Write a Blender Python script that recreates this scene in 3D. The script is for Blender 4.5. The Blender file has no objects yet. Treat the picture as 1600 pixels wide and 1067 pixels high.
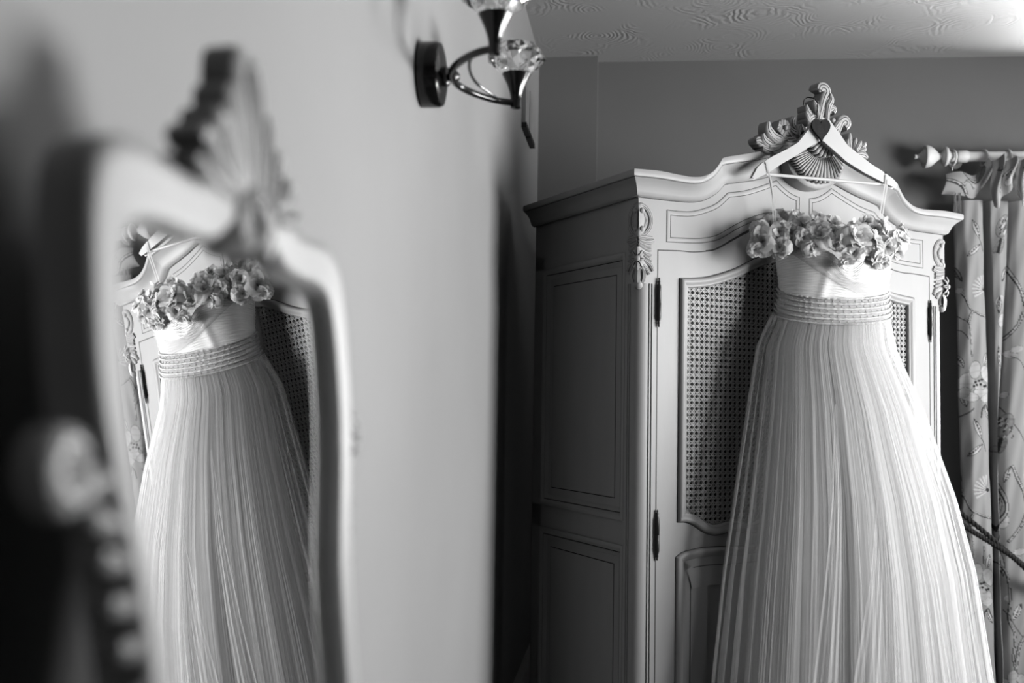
import bpy, math, random
import numpy as np
from mathutils import Vector, Matrix

# ------------------------------------------------------------------ camera, world, light
SC = bpy.context.scene
COL = SC.collection
CZ = 1.10                      # camera height
PITCH, ROLL = 0.0558, 0.0156
cam_data = bpy.data.cameras.new('camera')
cam_data.sensor_width = 36.0
cam_data.lens = 1609.6 * 36.0 / 1600.0
cam_data.clip_start = 0.05
cam_data.dof.use_dof = True
cam_data.dof.focus_distance = 2.95
cam_data.dof.aperture_fstop = 2.5
cam = bpy.data.objects.new('camera', cam_data)
COL.objects.link(cam)
_r0 = Vector((1, 0, 0)); _u0 = Vector((0, -math.sin(PITCH), math.cos(PITCH))); _b = -Vector((0, math.cos(PITCH), math.sin(PITCH)))
_r = _r0 * math.cos(ROLL) + _u0 * math.sin(ROLL)
_u = -_r0 * math.sin(ROLL) + _u0 * math.cos(ROLL)
cam.matrix_world = Matrix(((_r.x, _u.x, _b.x, 0), (_r.y, _u.y, _b.y, 0), (_r.z, _u.z, _b.z, CZ), (0, 0, 0, 1)))
SC.camera = cam

world = bpy.data.worlds.new('overcast_sky'); SC.world = world
world.use_nodes = True
_bg = world.node_tree.nodes['Background']
_bg.inputs[0].default_value = (1, 1, 1, 1)
_bg.inputs[1].default_value = 72.0
SC.view_settings.view_transform = 'Standard'
SC.view_settings.look = 'None'
SC.view_settings.exposure = 0.0
SC.view_settings.gamma = 1.0
SC.view_settings.use_curve_mapping = False
SC.cycles.transparent_max_bounces = 32
SC.cycles.max_bounces = 8
SC.cycles.diffuse_bounces = 1

# window openings: name, (x0,y0)-(x1,y1) along the wall, sill and head height
WIN_A = dict(y0=0.85, y1=2.80, z0=0.75, z1=1.90)     # right wall
WIN_B = dict(x0=2.15, x1=2.85, z0=0.90, z1=2.35)     # back wall, right of the curtain
def portal(name, loc, rot, sx, sy):
    l = bpy.data.lights.new(name, 'AREA'); l.shape = 'RECTANGLE'; l.size = sx; l.size_y = sy
    l.cycles.is_portal = True
    o = bpy.data.objects.new(name, l); COL.objects.link(o); o.location = loc; o.rotation_euler = rot
    return o
H = math.pi / 2
XR, YREAR, ZC = 3.00, -2.40, 2.52
def back_y(x): return 4.259 - 0.0896 * (x - 0.35)
def left_x(y): return -0.397 + 0.1168 * y
portal('window_portal_side', (XR + .14, (WIN_A['y0'] + WIN_A['y1']) / 2, (WIN_A['z0'] + WIN_A['z1']) / 2), (0, H, 0), WIN_A['z1'] - WIN_A['z0'], WIN_A['y1'] - WIN_A['y0'])
_xm = (WIN_B['x0'] + WIN_B['x1']) / 2
portal('window_portal_back', (_xm, back_y(_xm) + .16, (WIN_B['z0'] + WIN_B['z1']) / 2), (-H, 0, 0), WIN_B['x1'] - WIN_B['x0'], WIN_B['z1'] - WIN_B['z0'])

# ------------------------------------------------------------------ materials
def new_mat(name):
    m = bpy.data.materials.new(name); m.use_nodes = True
    return m, m.node_tree.nodes, m.node_tree.links, m.node_tree.nodes['Principled BSDF']
def grey(v): return (v, v, v, 1)
def mat_plain(name, v, rough=.6, metal=0., var=.0, scale=20., bump=0., bscale=200., spec=.25, stretch=(1, 1, 1)):
    m, N, L, P = new_mat(name)
    P.inputs['Base Color'].default_value = grey(v); P.inputs['Roughness'].default_value = rough; P.inputs['Metallic'].default_value = metal
    P.inputs['Specular IOR Level'].default_value = spec
    tc = N.new('ShaderNodeTexCoord'); mp = N.new('ShaderNodeMapping'); L.new(tc.outputs['Object'], mp.inputs['Vector']); mp.inputs['Scale'].default_value = stretch
    if var > 0:
        n = N.new('ShaderNodeTexNoise'); n.inputs['Scale'].default_value = scale; n.inputs['Detail'].default_value = 6
        L.new(mp.outputs[0], n.inputs['Vector'])
        r = N.new('ShaderNodeMapRange'); r.inputs['From Min'].default_value = .3; r.inputs['From Max'].default_value = .7
        r.inputs['To Min'].default_value = v * (1 - var); r.inputs['To Max'].default_value = min(1, v * (1 + var))
        L.new(n.outputs['Fac'], r.inputs['Value']); L.new(r.outputs[0], P.inputs['Base Color'])
    if bump > 0:
        n2 = N.new('ShaderNodeTexNoise'); n2.inputs['Scale'].default_value = bscale; n2.inputs['Detail'].default_value = 4
        L.new(mp.outputs[0], n2.inputs['Vector'])
        b = N.new('ShaderNodeBump'); b.inputs['Strength'].default_value = bump; b.inputs['Distance'].default_value = .002
        L.new(n2.outputs['Fac'], b.inputs['Height']); L.new(b.outputs[0], P.inputs['Normal'])
    return m
def mat_fabric(name, v, alpha=1., trans=.35, bump=0., bscale=300., attr=None, stretch=(1, 1, 1)):
    m = bpy.data.materials.new(name); m.use_nodes = True; N = m.node_tree.nodes; L = m.node_tree.links; N.clear()
    out = N.new('ShaderNodeOutputMaterial'); d = N.new('ShaderNodeBsdfDiffuse'); t = N.new('ShaderNodeBsdfTranslucent')
    d.inputs[0].default_value = grey(v); t.inputs[0].default_value = grey(v)
    mx = N.new('ShaderNodeMixShader'); mx.inputs[0].default_value = trans; L.new(d.outputs[0], mx.inputs[1]); L.new(t.outputs[0], mx.inputs[2])
    if attr:
        a = N.new('ShaderNodeAttribute'); a.attribute_name = attr
        L.new(a.outputs['Color'], d.inputs[0]); L.new(a.outputs['Color'], t.inputs[0])
    if bump > 0:
        tc = N.new('ShaderNodeTexCoord'); mp = N.new('ShaderNodeMapping'); mp.inputs['Scale'].default_value = stretch; L.new(tc.outputs['Object'], mp.inputs['Vector'])
        n2 = N.new('ShaderNodeTexNoise'); n2.inputs['Scale'].default_value = bscale; n2.inputs['Detail'].default_value = 3; L.new(mp.outputs[0], n2.inputs['Vector'])
        b = N.new('ShaderNodeBump'); b.inputs['Strength'].default_value = bump; b.inputs['Distance'].default_value = .003
        L.new(n2.outputs['Fac'], b.inputs['Height']); L.new(b.outputs[0], d.inputs['Normal'])
    last = mx
    if alpha < 1:
        tr = N.new('ShaderNodeBsdfTransparent'); m2 = N.new('ShaderNodeMixShader'); m2.inputs[0].default_value = alpha
        L.new(tr.outputs[0], m2.inputs[1]); L.new(mx.outputs[0], m2.inputs[2]); last = m2
    L.new(last.outputs[0], out.inputs['Surface'])
    return m
def mat_ceiling():
    m, N, L, P = new_mat('swirled_plaster')
    P.inputs['Base Color'].default_value = grey(.175); P.inputs['Roughness'].default_value = .7
    tc = N.new('ShaderNodeTexCoord')
    nz = N.new('ShaderNodeTexNoise'); nz.inputs['Scale'].default_value = 3.0; L.new(tc.outputs['Object'], nz.inputs['Vector'])
    mixv = N.new('ShaderNodeMix'); mixv.data_type = 'VECTOR'; mixv.inputs['Factor'].default_value = .12
    L.new(tc.outputs['Object'], mixv.inputs['A']); L.new(nz.outputs['Color'], mixv.inputs['B'])
    vo = N.new('ShaderNodeTexVoronoi'); vo.inputs['Scale'].default_value = 6.5; L.new(mixv.outputs['Result'], vo.inputs['Vector'])
    w = N.new('ShaderNodeMath'); w.operation = 'MULTIPLY'; w.inputs[1].default_value = 60.0; L.new(vo.outputs['Distance'], w.inputs[0])
    nz2 = N.new('ShaderNodeTexNoise'); nz2.inputs['Scale'].default_value = 14; nz2.inputs['Detail'].default_value = 5; L.new(tc.outputs['Object'], nz2.inputs['Vector'])
    ad = N.new('ShaderNodeMath'); ad.operation = 'MULTIPLY_ADD'; ad.inputs[1].default_value = 16.0; L.new(nz2.outputs['Fac'], ad.inputs[0]); L.new(w.outputs[0], ad.inputs[2])
    si = N.new('ShaderNodeMath'); si.operation = 'SINE'; L.new(ad.outputs[0], si.inputs[0])
    nz3 = N.new('ShaderNodeTexNoise'); nz3.inputs['Scale'].default_value = 5; L.new(tc.outputs['Object'], nz3.inputs['Vector'])
    mr = N.new('ShaderNodeMapRange'); mr.inputs['From Min'].default_value = .45; mr.inputs['From Max'].default_value = .7; L.new(nz3.outputs['Fac'], mr.inputs['Value'])
    mu = N.new('ShaderNodeMath'); mu.operation = 'MULTIPLY'; L.new(si.outputs[0], mu.inputs[0]); L.new(mr.outputs[0], mu.inputs[1])
    b = N.new('ShaderNodeBump'); b.inputs['Strength'].default_value = .35; b.inputs['Distance'].default_value = .003
    L.new(mu.outputs[0], b.inputs['Height']); L.new(b.outputs[0], P.inputs['Normal'])
    return m
def mat_glass(name, ior=1.5):
    m, N, L, P = new_mat(name)
    P.inputs['Base Color'].default_value = grey(1); P.inputs['Roughness'].default_value = .0; P.inputs['IOR'].default_value = ior
    P.inputs['Transmission Weight'].default_value = 1.0
    return m
def mat_pane():
    m = bpy.data.materials.new('window_glass'); m.use_nodes = True; N = m.node_tree.nodes; L = m.node_tree.links; N.clear()
    out = N.new('ShaderNodeOutputMaterial'); t = N.new('ShaderNodeBsdfTransparent'); g = N.new('ShaderNodeBsdfGlossy'); g.inputs['Roughness'].default_value = .02
    mx = N.new('ShaderNodeMixShader'); mx.inputs[0].default_value = .06; L.new(t.outputs[0], mx.inputs[1]); L.new(g.outputs[0], mx.inputs[2]); L.new(mx.outputs[0], out.inputs[0])
    return m
M = dict(
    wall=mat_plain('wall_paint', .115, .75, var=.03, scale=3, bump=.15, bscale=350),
    wall_shaded=mat_plain('shaded_wall_paint', .070, .75, var=.03, scale=3, bump=.15, bscale=350),  # darker than the left wall: shade put into the back wall and boxing colour
    ceiling=mat_ceiling(),
    carpet=mat_plain('dark_carpet', 0.0192, .95, var=.25, scale=60, bump=.6, bscale=500),
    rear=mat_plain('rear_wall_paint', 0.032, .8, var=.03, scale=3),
    trim=mat_plain('white_gloss_trim', 0.256, .4),
    paint=mat_plain('cream_furniture_paint', .165, .42, var=.035, scale=14, bump=.12, bscale=60, stretch=(1, 1, .25), spec=.12),
    glaze=mat_plain('dark_antique_glaze', .005, .6),
    cane=mat_plain('painted_cane', 0.1664, .5, var=.08, scale=150),
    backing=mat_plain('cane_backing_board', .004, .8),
    iron=mat_plain('black_iron', .004, .4),
    blackmetal=mat_plain('polished_black_metal', .003, .14, spec=.4),
    crystal=mat_glass('cut_crystal', 1.52),
    mirror=mat_plain('silvered_glass', .86, .0, 1.0),
    mframe=mat_plain('cream_mirror_paint', .118, .45, var=.05, scale=30),
    mback=mat_plain('mirror_backing', 0.032, .8),
    hanger=mat_plain('white_painted_hanger', 0.2688, .35),
    heart=mat_plain('dark_stained_heart', .006, .42, var=.5, scale=30, stretch=(8, 1, 1), spec=.10),
    engrave=mat_plain('engraved_marks', .001, .7),
    wire=mat_plain('dark_wire', .01, .4, .6),
    lining=mat_fabric('satin_lining', 0.3584, 1., .12),
    tulle=mat_fabric('white_tulle', 0.384, .42, .25),
    tulle2=mat_fabric('outer_tulle', 0.3968, .26, .25),
    bodice=mat_fabric('ruched_tulle', .46, 1., .15),
    drape=mat_fabric('sheer_drape', 0.352, .38, .4),
    band=mat_fabric('sheer_waistband', 0.256, 1., .3),
    cord=mat_fabric('beaded_cord', 0.3968, 1., .2, bump=.8, bscale=900),
    petal=mat_fabric('organza_petals', .42, .80, .3),
    ribbon=mat_fabric('strap_ribbon', 0.2944, 1., .3),
    poleW=mat_plain('white_pole_paint', .36, .4, var=.03, scale=10),
    curtain=mat_fabric('floral_print_cotton', .45, 1., .12, bump=.25, bscale=700, attr='print'),
    rope=mat_plain('dark_braided_rope', .006, .85),
    fringe=mat_fabric('fringe_thread', 0.192, .8, .3),
    canvas=mat_plain('grey_canvas', 0.1152, .7, var=.2, scale=12),
    frameD=mat_plain('dark_frame_edge', .005, .5),
    pane=mat_pane(),
)

# ------------------------------------------------------------------ mesh helpers
class MB:
    def __init__(s): s.v = []; s.f = []; s.m = []
    def add(s, vs, fs, mi=0):
        o = len(s.v); s.v += [tuple(p) for p in vs]
        for k, f in enumerate(fs):
            s.f.append(tuple(o + i for i in f)); s.m.append(mi[k] if isinstance(mi, (list, tuple)) else mi)
    def grid(s, rows, mi=0, cu=False, cv=False, rowmat=None, colmat=None):
        o = len(s.v); nr = len(rows); nc = len(rows[0])
        for r in rows: s.v += [tuple(p) for p in r]
        for i in range(nr if cv else nr - 1):
            i2 = (i + 1) % nr
            for j in range(nc if cu else nc - 1):
                j2 = (j + 1) % nc
                s.f.append((o + i * nc + j, o + i * nc + j2, o + i2 * nc + j2, o + i2 * nc + j))
                s.m.append(rowmat[i] if rowmat else (colmat[j] if colmat else mi))
    def box(s, x0, x1, y0, y1, z0, z1, mi=0):
        vs = [(x, y, z) for z in (z0, z1) for y in (y0, y1) for x in (x0, x1)]
        s.add(vs, [(0, 2, 3, 1), (4, 5, 7, 6), (0, 1, 5, 4), (2, 6, 7, 3), (0, 4, 6, 2), (1, 3, 7, 5)], mi)
    def tube(s, pts, r, n=8, mi=0, caps=True):
        P = [Vector(p) for p in pts]; rows = []; prev = None
        for i, p in enumerate(P):
            t = (P[min(i + 1, len(P) - 1)] - P[max(i - 1, 0)]).normalized()
            if prev is None:
                a = Vector((0, 0, 1)) if abs(t.z) < .9 else Vector((1, 0, 0)); nrm = (a - t * a.dot(t)).normalized()
            else: nrm = (prev - t * prev.dot(t)).normalized()
            prev = nrm; b = t.cross(nrm); rr = r[i] if hasattr(r, '__len__') else r
            rows.append([p + (nrm * math.cos(2 * math.pi * k / n) + b * math.sin(2 * math.pi * k / n)) * rr for k in range(n)])
        s.grid(rows, mi, cu=True)
        if caps:
            o = len(s.v); s.v += [tuple(p) for p in rows[0]] + [tuple(p) for p in rows[-1]]
            s.f.append(tuple(range(o, o + n))); s.m.append(mi); s.f.append(tuple(range(o + n, o + 2 * n))); s.m.append(mi)
    def lathe(s, prof, origin, axis, n=24, mi=0, phase=0.):
        ax = Vector(axis).normalized(); a = Vector((0, 0, 1)) if abs(ax.z) < .9 else Vector((1, 0, 0))
        e1 = (a - ax * a.dot(ax)).normalized(); e2 = ax.cross(e1); O = Vector(origin)
        rows = [[O + ax * h + (e1 * math.cos(phase + 2 * math.pi * k / n) + e2 * math.sin(phase + 2 * math.pi * k / n)) * r for k in range(n)] for r, h in prof]
        s.grid(rows, mi, cu=True)
        for row in (rows[0], rows[-1]):
            o = len(s.v); s.v += [tuple(p) for p in row]; s.f.append(tuple(range(o, o + n))); s.m.append(mi)
    def ball(s, c, r, n=10, mi=0, sc=(1, 1, 1)):
        rows = []
        for i in range(n // 2 + 1):
            th = math.pi * i / (n // 2)
            rows.append([(c[0] + r * sc[0] * math.sin(th) * math.cos(2 * math.pi * k / n), c[1] + r * sc[1] * math.sin(th) * math.sin(2 * math.pi * k / n), c[2] + r * sc[2] * math.cos(th)) for k in range(n)])
        s.grid(rows, mi, cu=True)
    def prism(s, poly, fn, d0, d1, mi=0, side=None):
        """poly of 2-D points, fn(u,v,d)->xyz, extruded d0..d1"""
        n = len(poly); vs = [fn(u, v, d0) for u, v in poly] + [fn(u, v, d1) for u, v in poly]
        fs = [tuple(range(n)), tuple(range(2 * n - 1, n - 1, -1))] + [(i, (i + 1) % n, n + (i + 1) % n, n + i) for i in range(n)]
        ms = [mi, mi] + [mi if side is None else side] * n
        s.add(vs, fs, ms)
    def build(s, name, mats, parent=None, smooth=False, auto=None):
        me = bpy.data.meshes.new(name); me.from_pydata(s.v, [], s.f)
        if not isinstance(mats, (list, tuple)): mats = [mats]
        for k in mats: me.materials.append(M[k])
        me.polygons.foreach_set('material_index', s.m)
        if smooth: me.polygons.foreach_set('use_smooth', [True] * len(me.polygons))
        me.update()
        o = bpy.data.objects.new(name, me); COL.objects.link(o)
        if parent: o.parent = parent
        if auto is not None: smooth_angle(o, auto)
        return o
def smooth_angle(o, deg):
    me = o.data; me.polygons.foreach_set('use_smooth', [True] * len(me.polygons))
    import bmesh
    bm = bmesh.new(); bm.from_mesh(me); bmesh.ops.remove_doubles(bm, verts=bm.verts, dist=1e-6); bm.normal_update()
    bmesh.ops.recalc_face_normals(bm, faces=bm.faces)
    lim = math.radians(deg)
    for e in bm.edges:
        e.smooth = not (len(e.link_faces) == 2 and e.calc_face_angle(0) > lim)
    bm.to_mesh(me); bm.free(); me.update()
def empty(name, loc=(0, 0, 0), rz=0., mw=None):
    o = bpy.data.objects.new(name, None); COL.objects.link(o); o.empty_display_size = .1
    if mw is not None: o.matrix_world = mw
    else: o.location = loc; o.rotation_euler = (0, 0, rz)
    return o
def tag(o, label=None, cat=None, group=None, kind=None):
    if label: o['label'] = label
    if cat: o['category'] = cat
    if group: o['group'] = group
    if kind: o['kind'] = kind
    return o
def crom(pts, n=8, closed=False):
    """Catmull-Rom through 2-D/3-D points"""
    P = [np.array(p, float) for p in pts]; out = []; N = len(P); segs = N if closed else N - 1
    for i in range(segs):
        if closed: a, b, c, d = P[i - 1], P[i], P[(i + 1) % N], P[(i + 2) % N]
        else: a, b, c, d = P[max(i - 1, 0)], P[i], P[i + 1], P[min(i + 2, N - 1)]
        for k in range(n):
            t = k / n
            out.append(.5 * ((2 * b) + (-a + c) * t + (2 * a - 5 * b + 4 * c - d) * t * t + (-a + 3 * b - 3 * c + d) * t ** 3))
    if not closed: out.append(P[-1])
    return out
def ip(x, tab):
    xs = [a for a, _ in tab]; ys = [b for _, b in tab]
    return float(np.interp(x, xs, ys))
def leaf(mb, pts, w, fn, depth, h=.006, groove=True, tip=.12, base=.55, n=4):
    """carved leaf or stem: centre line pts (u,v), half width w, relief h in front of d=0, sides back to d=depth; fn(u,v,d)"""
    C = crom(pts, n); N = len(C); rows = []
    for i, p in enumerate(C):
        t = (C[min(i + 1, N - 1)] - C[max(i - 1, 0)]); L = math.hypot(*t) or 1; nx, ny = -t[1] / L, t[0] / L
        s = i / (N - 1); ww = w * (base + (1 - base) * min(1, s / .35)) * (1 if s < .5 else 1 - (1 - tip) * ((s - .5) / .5) ** 1.5)
        row = []
        for q, hh in ((-1, depth), (-1, 0), (-.78, -h * .75), (-.40, -h * .9), (-.33, -h * .55), (-.26, -h * .95), (.26, -h), (.33, -h * .55), (.40, -h * .95), (.78, -h * .75), (1, 0), (1, depth)):
            hh2 = hh * (.6 + .4 * ww / w) if hh < 0 else hh
            row.append(fn(p[0] + nx * ww * q, p[1] + ny * ww * q, hh2))
        rows.append(row)
    gm = 1 if groove else 0
    cm = [0, 0, 0, gm, gm, 0, gm, gm, 0, 0, 0]
    mb.grid(rows, colmat=cm)
    o = len(mb.v); mb.v += [tuple(p) for p in rows[-1]]; mb.f.append(tuple(range(o, o + 12))); mb.m.append(0)
    o = len(mb.v); mb.v += [tuple(p) for p in rows[0]]; mb.f.append(tuple(range(o, o + 12))); mb.m.append(0)
def sweep(mb, path, prof, fn, closed=True, mats=None):
    """moulding along a 2-D path; prof = [(inward offset, height)], fn(u,v,h)"""
    P = [np.array(p, float) for p in path]; N = len(P); area = sum(P[i][0] * P[(i + 1) % N][1] - P[(i + 1) % N][0] * P[i][1] for i in range(N))
    sg = 1 if area > 0 else -1; rows = []
    for i, p in enumerate(P):
        a = P[i - 1] if (closed or i > 0) else p; c = P[(i + 1) % N] if (closed or i < N - 1) else p
        t1 = p - a; t2 = c - p
        if not np.any(t1): t1 = t2
        if not np.any(t2): t2 = t1
        t1 = t1 / np.linalg.norm(t1); t2 = t2 / np.linalg.norm(t2)
        n1 = np.array([-t1[1], t1[0]]) * sg; n2 = np.array([-t2[1], t2[0]]) * sg
        m = n1 + n2; m = m / max(1e-6, m @ m) * 2; L = np.linalg.norm(m)
        if L > 1.7: m = m / L * 1.7
        rows.append([fn(p[0] + m[0] * o, p[1] + m[1] * o, h) for o, h in prof])
    mb.grid(rows, colmat=mats or [0] * (len(prof) - 1), cv=closed)
def ribbon(mb, path, w, fn, h=.0006, closed=False, mi=0):
    sweep(mb, path, [(-w / 2, 0), (-w / 2, h), (w / 2, h), (w / 2, 0)], fn, closed, [mi] * 3)

# ------------------------------------------------------------------ the room
def wall(name, p, q, out, mat, holes=(), z1=ZC, thick=.16):
    """vertical wall from p to q in plan, thickness towards out; holes (s0,s1,z0,z1) along p->q"""
    p = Vector((*p, 0)); q = Vector((*q, 0)); L = (q - p).length; d = (q - p) / L; o = Vector((*out, 0)).normalized() * thick
    mb = MB()
    def slab(s0, s1, za, zb):
        vs = []
        for z in (za, zb):
            for k in (0, 1):
                for s in (s0, s1): vs.append(p + d * s + o * k + Vector((0, 0, z)))
        mb.add(vs, [(0, 2, 3, 1), (4, 5, 7, 6), (0, 1, 5, 4), (2, 6, 7, 3), (0, 4, 6, 2), (1, 3, 7, 5)])
    cur = 0
    for s0, s1, za, zb in sorted(holes):
        slab(cur, s0, 0, z1); slab(s0, s1, 0, za); slab(s0, s1, zb, z1); cur = s1
    slab(cur, L, 0, z1)
    return tag(mb.build(name, mat), kind='structure')
YLB = 4.30
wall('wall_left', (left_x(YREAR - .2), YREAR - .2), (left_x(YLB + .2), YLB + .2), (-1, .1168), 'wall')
_bd = Vector((1, -.0896)).normalized()
def back_pt(x): return (x, back_y(x))
_s = lambda x: (x - back_pt(.0)[0]) * math.sqrt(1 + .0896 ** 2)
wall('wall_back', back_pt(0.0), back_pt(XR + .2), (.0896, 1), 'wall_shaded', [(_s(WIN_B['x0']), _s(WIN_B['x1']), WIN_B['z0'], WIN_B['z1'])])
wall('wall_right', (XR, YREAR - .2), (XR, 4.2), (1, 0), 'rear', [(w_['y0'] - YREAR + .2, w_['y1'] - YREAR + .2, w_['z0'], w_['z1']) for w_ in (WIN_A,)])
wall('wall_rear', (-.8, YREAR), (XR + .2, YREAR), (0, -1), 'rear')
mb = MB(); mb.box(-1.0, XR + .3, YREAR - .3, 4.6, -.1, 0); tag(mb.build('floor', 'carpet'), kind='structure')
mb = MB(); mb.box(-1.0, XR + .3, YREAR - .3, 4.6, ZC, ZC + .12); tag(mb.build('ceiling', 'ceiling'), kind='structure')
# boxed-in corner beside the left wall
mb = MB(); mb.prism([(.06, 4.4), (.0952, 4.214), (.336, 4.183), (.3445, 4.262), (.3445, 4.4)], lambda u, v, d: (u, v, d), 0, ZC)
tag(mb.build('trim_1', 'wall_shaded'), kind='structure')
def skirting(name, p, q, out):
    p = Vector((*p, 0)); q = Vector((*q, 0)); o = Vector((*out, 0)).normalized(); mb = MB()
    rows = [[b + o * t + Vector((0, 0, z)) for t, z in ((0, 0), (.016, 0), (.016, .10), (.010, .115), (.006, .125), (0, .13))] for b in (p, q)]
    mb.grid(rows); return tag(mb.build(name, 'trim'), kind='structure')
skirting('baseboard_left', (left_x(YREAR), YREAR), (left_x(4.2), 4.2), (1, -.1168))
skirting('baseboard_back', back_pt(.345), back_pt(XR), (-.0896, -1))
skirting('baseboard_right', (XR, YREAR), (XR, 4.02), (-1, 0))
skirting('baseboard_rear', (-.67, YREAR), (XR, YREAR), (0, 1))
def window(name, fn, w, h, nx=2):
    """fn(u,v,d): u along, v up, d outwards through the wall"""
    fr = MB()
    t = .055
    def bar(u0, u1, v0, v1, d0=.06, d1=.11):
        fr.prism([(u0, v0), (u1, v0), (u1, v1), (u0, v1)], fn, d0, d1)
    bar(0, w, 0, t); bar(0, w, h - t, h); bar(0, t, t, h - t); bar(w - t, w, t, h - t)
    for k in range(1, nx): bar(w * k / nx - .025, w * k / nx + .025, t, h - t)
    o = tag(fr.build(name, 'trim'), kind='structure')
    sl = MB(); sl.prism([(-.04, -.03), (w + .04, -.03), (w + .04, 0), (-.04, 0)], fn, -.06, .06); sl.build('window_sill', 'trim', o)
    for k in range(nx):
        g = MB(); u0 = w * k / nx + .02; u1 = w * (k + 1) / nx - .02
        g.prism([(u0, t * .8), (u1, t * .8), (u1, h - t * .8), (u0, h - t * .8)], fn, .083, .087); g.build('window_pane', 'pane', o)
    return o
window('window_1', lambda u, v, d: (WIN_B['x0'] + u, back_y(WIN_B['x0'] + u) + d, WIN_B['z0'] + v), WIN_B['x1'] - WIN_B['x0'], WIN_B['z1'] - WIN_B['z0'], 1)
window('window_2', lambda u, v, d: (XR + d, WIN_A['y0'] + u, WIN_A['z0'] + v), WIN_A['y1'] - WIN_A['y0'], WIN_A['z1'] - WIN_A['z0'], 3)

# ------------------------------------------------------------------ wardrobe (local frame: x along the front, y back, z up; BT = underside of cornice)
TH = .477; WX, WY = .3414, 2.8013; BT = .558 + CZ; W = 1.2; D = .593; OV = .045
wardrobe = tag(empty('wardrobe', (WX, WY, 0), TH), 'cream painted French wardrobe with cane doors and carved crest in the corner', 'wardrobe')
front = lambda u, v, d: (u, d, BT + v)            # front face, d backwards
def mirx(pts): return [(W - a, b) for a, b in pts][::-1]
def full(half): return list(half) + [(W - a, b) for a, b in half[::-1][1:]]
# curves given for the left half (x, z relative to BT)
CB1 = [(0, 0), (.06, .0), (.14, .001), (.19, .005), (.23, .016), (.27, .039), (.298, .066)]
CB2 = [(.31, .07), (.40, .090), (.5, .118), (.6, .128)]
CT1 = [(-.045, .068), (.04, .071), (.10, .068), (.15, .067), (.19, .075), (.225, .097), (.252, .132)]
CT2 = [(.268, .138), (.40, .172), (.5, .21), (.6, .225)]
def half_curve(a, b): return [tuple(p) for p in crom(a, 6)] + [tuple(p) for p in crom(b, 8)]
cb = full(half_curve(CB1, CB2)); ct = full(half_curve(CT1, CT2))
PROF = [(0, 0), (.10, 0), (.10, .022), (.20, .05), (.29, .10), (.36, .22), (.46, .39), (.58, .50), (.72, .60), (.86, .665), (.885, .68), (.885, .70), (.97, .72), (1.0, .78), (1.0, .93), (.96, .985), (.88, 1.0), (-.4, 1.0)]
PM = [1 if k in (1, 10) else 0 for k in range(len(PROF) - 1)]
# cornice: front loft plus two straight returns
mb = MB()
rows = []
for (xb, zb), (xt, zt) in zip(cb, ct):
    row = []
    for a, b in PROF:
        aa = max(a, 0); row.append((xb + (xt - xb) * aa, -OV * a, BT + zb + (zt - zb) * b))
    row.append((row[-1][0], .018, BT + min(zb, .04)))
    rows.append(row)
mb.grid(rows, colmat=PM + [0])
for sgn, x0 in ((-1, 0), (1, W)):
    rows = []
    for y in (None, .2, .4, D + .0):
        rows.append([(x0 + sgn * OV * max(a, 0), (-OV * a if y is None else y), BT + .068 * b) for a, b in PROF])
    mb.grid(rows, colmat=PM)
    mb.add([(x0 + sgn * OV * max(a, 0), D, BT + .068 * b) for a, b in PROF], [tuple(range(len(PROF)))])
mb.box(.0, W, .024, D, BT + .03, BT + .06)
mb.build('cornice', ['paint', 'glaze'], wardrobe, auto=38)
# carcass
mb = MB()
mb.box(.012, .03, .055, D, .08, BT + .03); mb.box(W - .03, W - .012, .055, D, .08, BT + .03); mb.box(.02, W - .02, D - .015, D, .08, BT + .03)
mb.box(.02, W - .02, .03, D, .08, .12); mb.box(.005, W - .005, -.004, D, .03, .085); mb.box(.025, W - .025, .022, .026, BT - .16, BT + .03)
mb.build('carcass', 'paint', wardrobe)
for (x, y) in ((.05, .05), (W - .05, .05), (.05, D - .05), (W - .05, D - .05)):
    f = MB(); f.lathe([(.022, 0), (.03, .006), (.034, .02), (.026, .034)], (x, y, 0), (0, 0, 1), 14); f.build('foot', 'paint', wardrobe, smooth=True)
# frieze board following the cornice and the arched door tops
DT = [(.065, -.142), (.14, -.138), (.182, -.138), (.23, -.132), (.27, -.122), (.335, -.088), (.392, -.060), (.46, -.040), (.54, -.030), (.6, -.028)]
DTs = [tuple(p) for p in crom(DT, 6)]
def door_top(x): return ip(x if x <= .6 else W - x, DTs)
def corn_bot(x): return ip(x if x <= .6 else W - x, [tuple(p) for p in half_curve(CB1, CB2)])
mb = MB(); xs = list(np.linspace(.0638, W - .0638, 110))
mb.grid([[(x, y, BT + z) for y, z in ((.02, door_top(x) + .003), (0, door_top(x) + .003), (0, corn_bot(x) + .012), (.02, corn_bot(x) + .012))] for x in xs])
frieze = mb.build('frieze', 'paint', wardrobe, auto=30)
FT = [(.095, -.025), (.14, -.025), (.181, -.021), (.225, -.008), (.269, .012), (.309, .046)]
FT2 = [(.309, .046), (.37, .058), (.43, .078), (.491, .102)]
FT3 = [(.491, .102), (.51, .088), (.533, .075), (.555, .066), (.581, .061)]
FB = [(.581, .004), (.545, .002), (.49, -.006), (.43, -.019), (.355, -.050), (.31, -.075), (.27, -.095), (.225, -.106), (.183, -.111), (.094, -.115)]
fr = [tuple(p) for p in crom(FT, 5)] + [tuple(p) for p in crom(FT2, 4)][1:] + [tuple(p) for p in crom(FT3, 4)][1:] + [tuple(p) for p in crom(FB, 4)]
ff = lambda u, v, h: (u, -h, BT + v)
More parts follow.
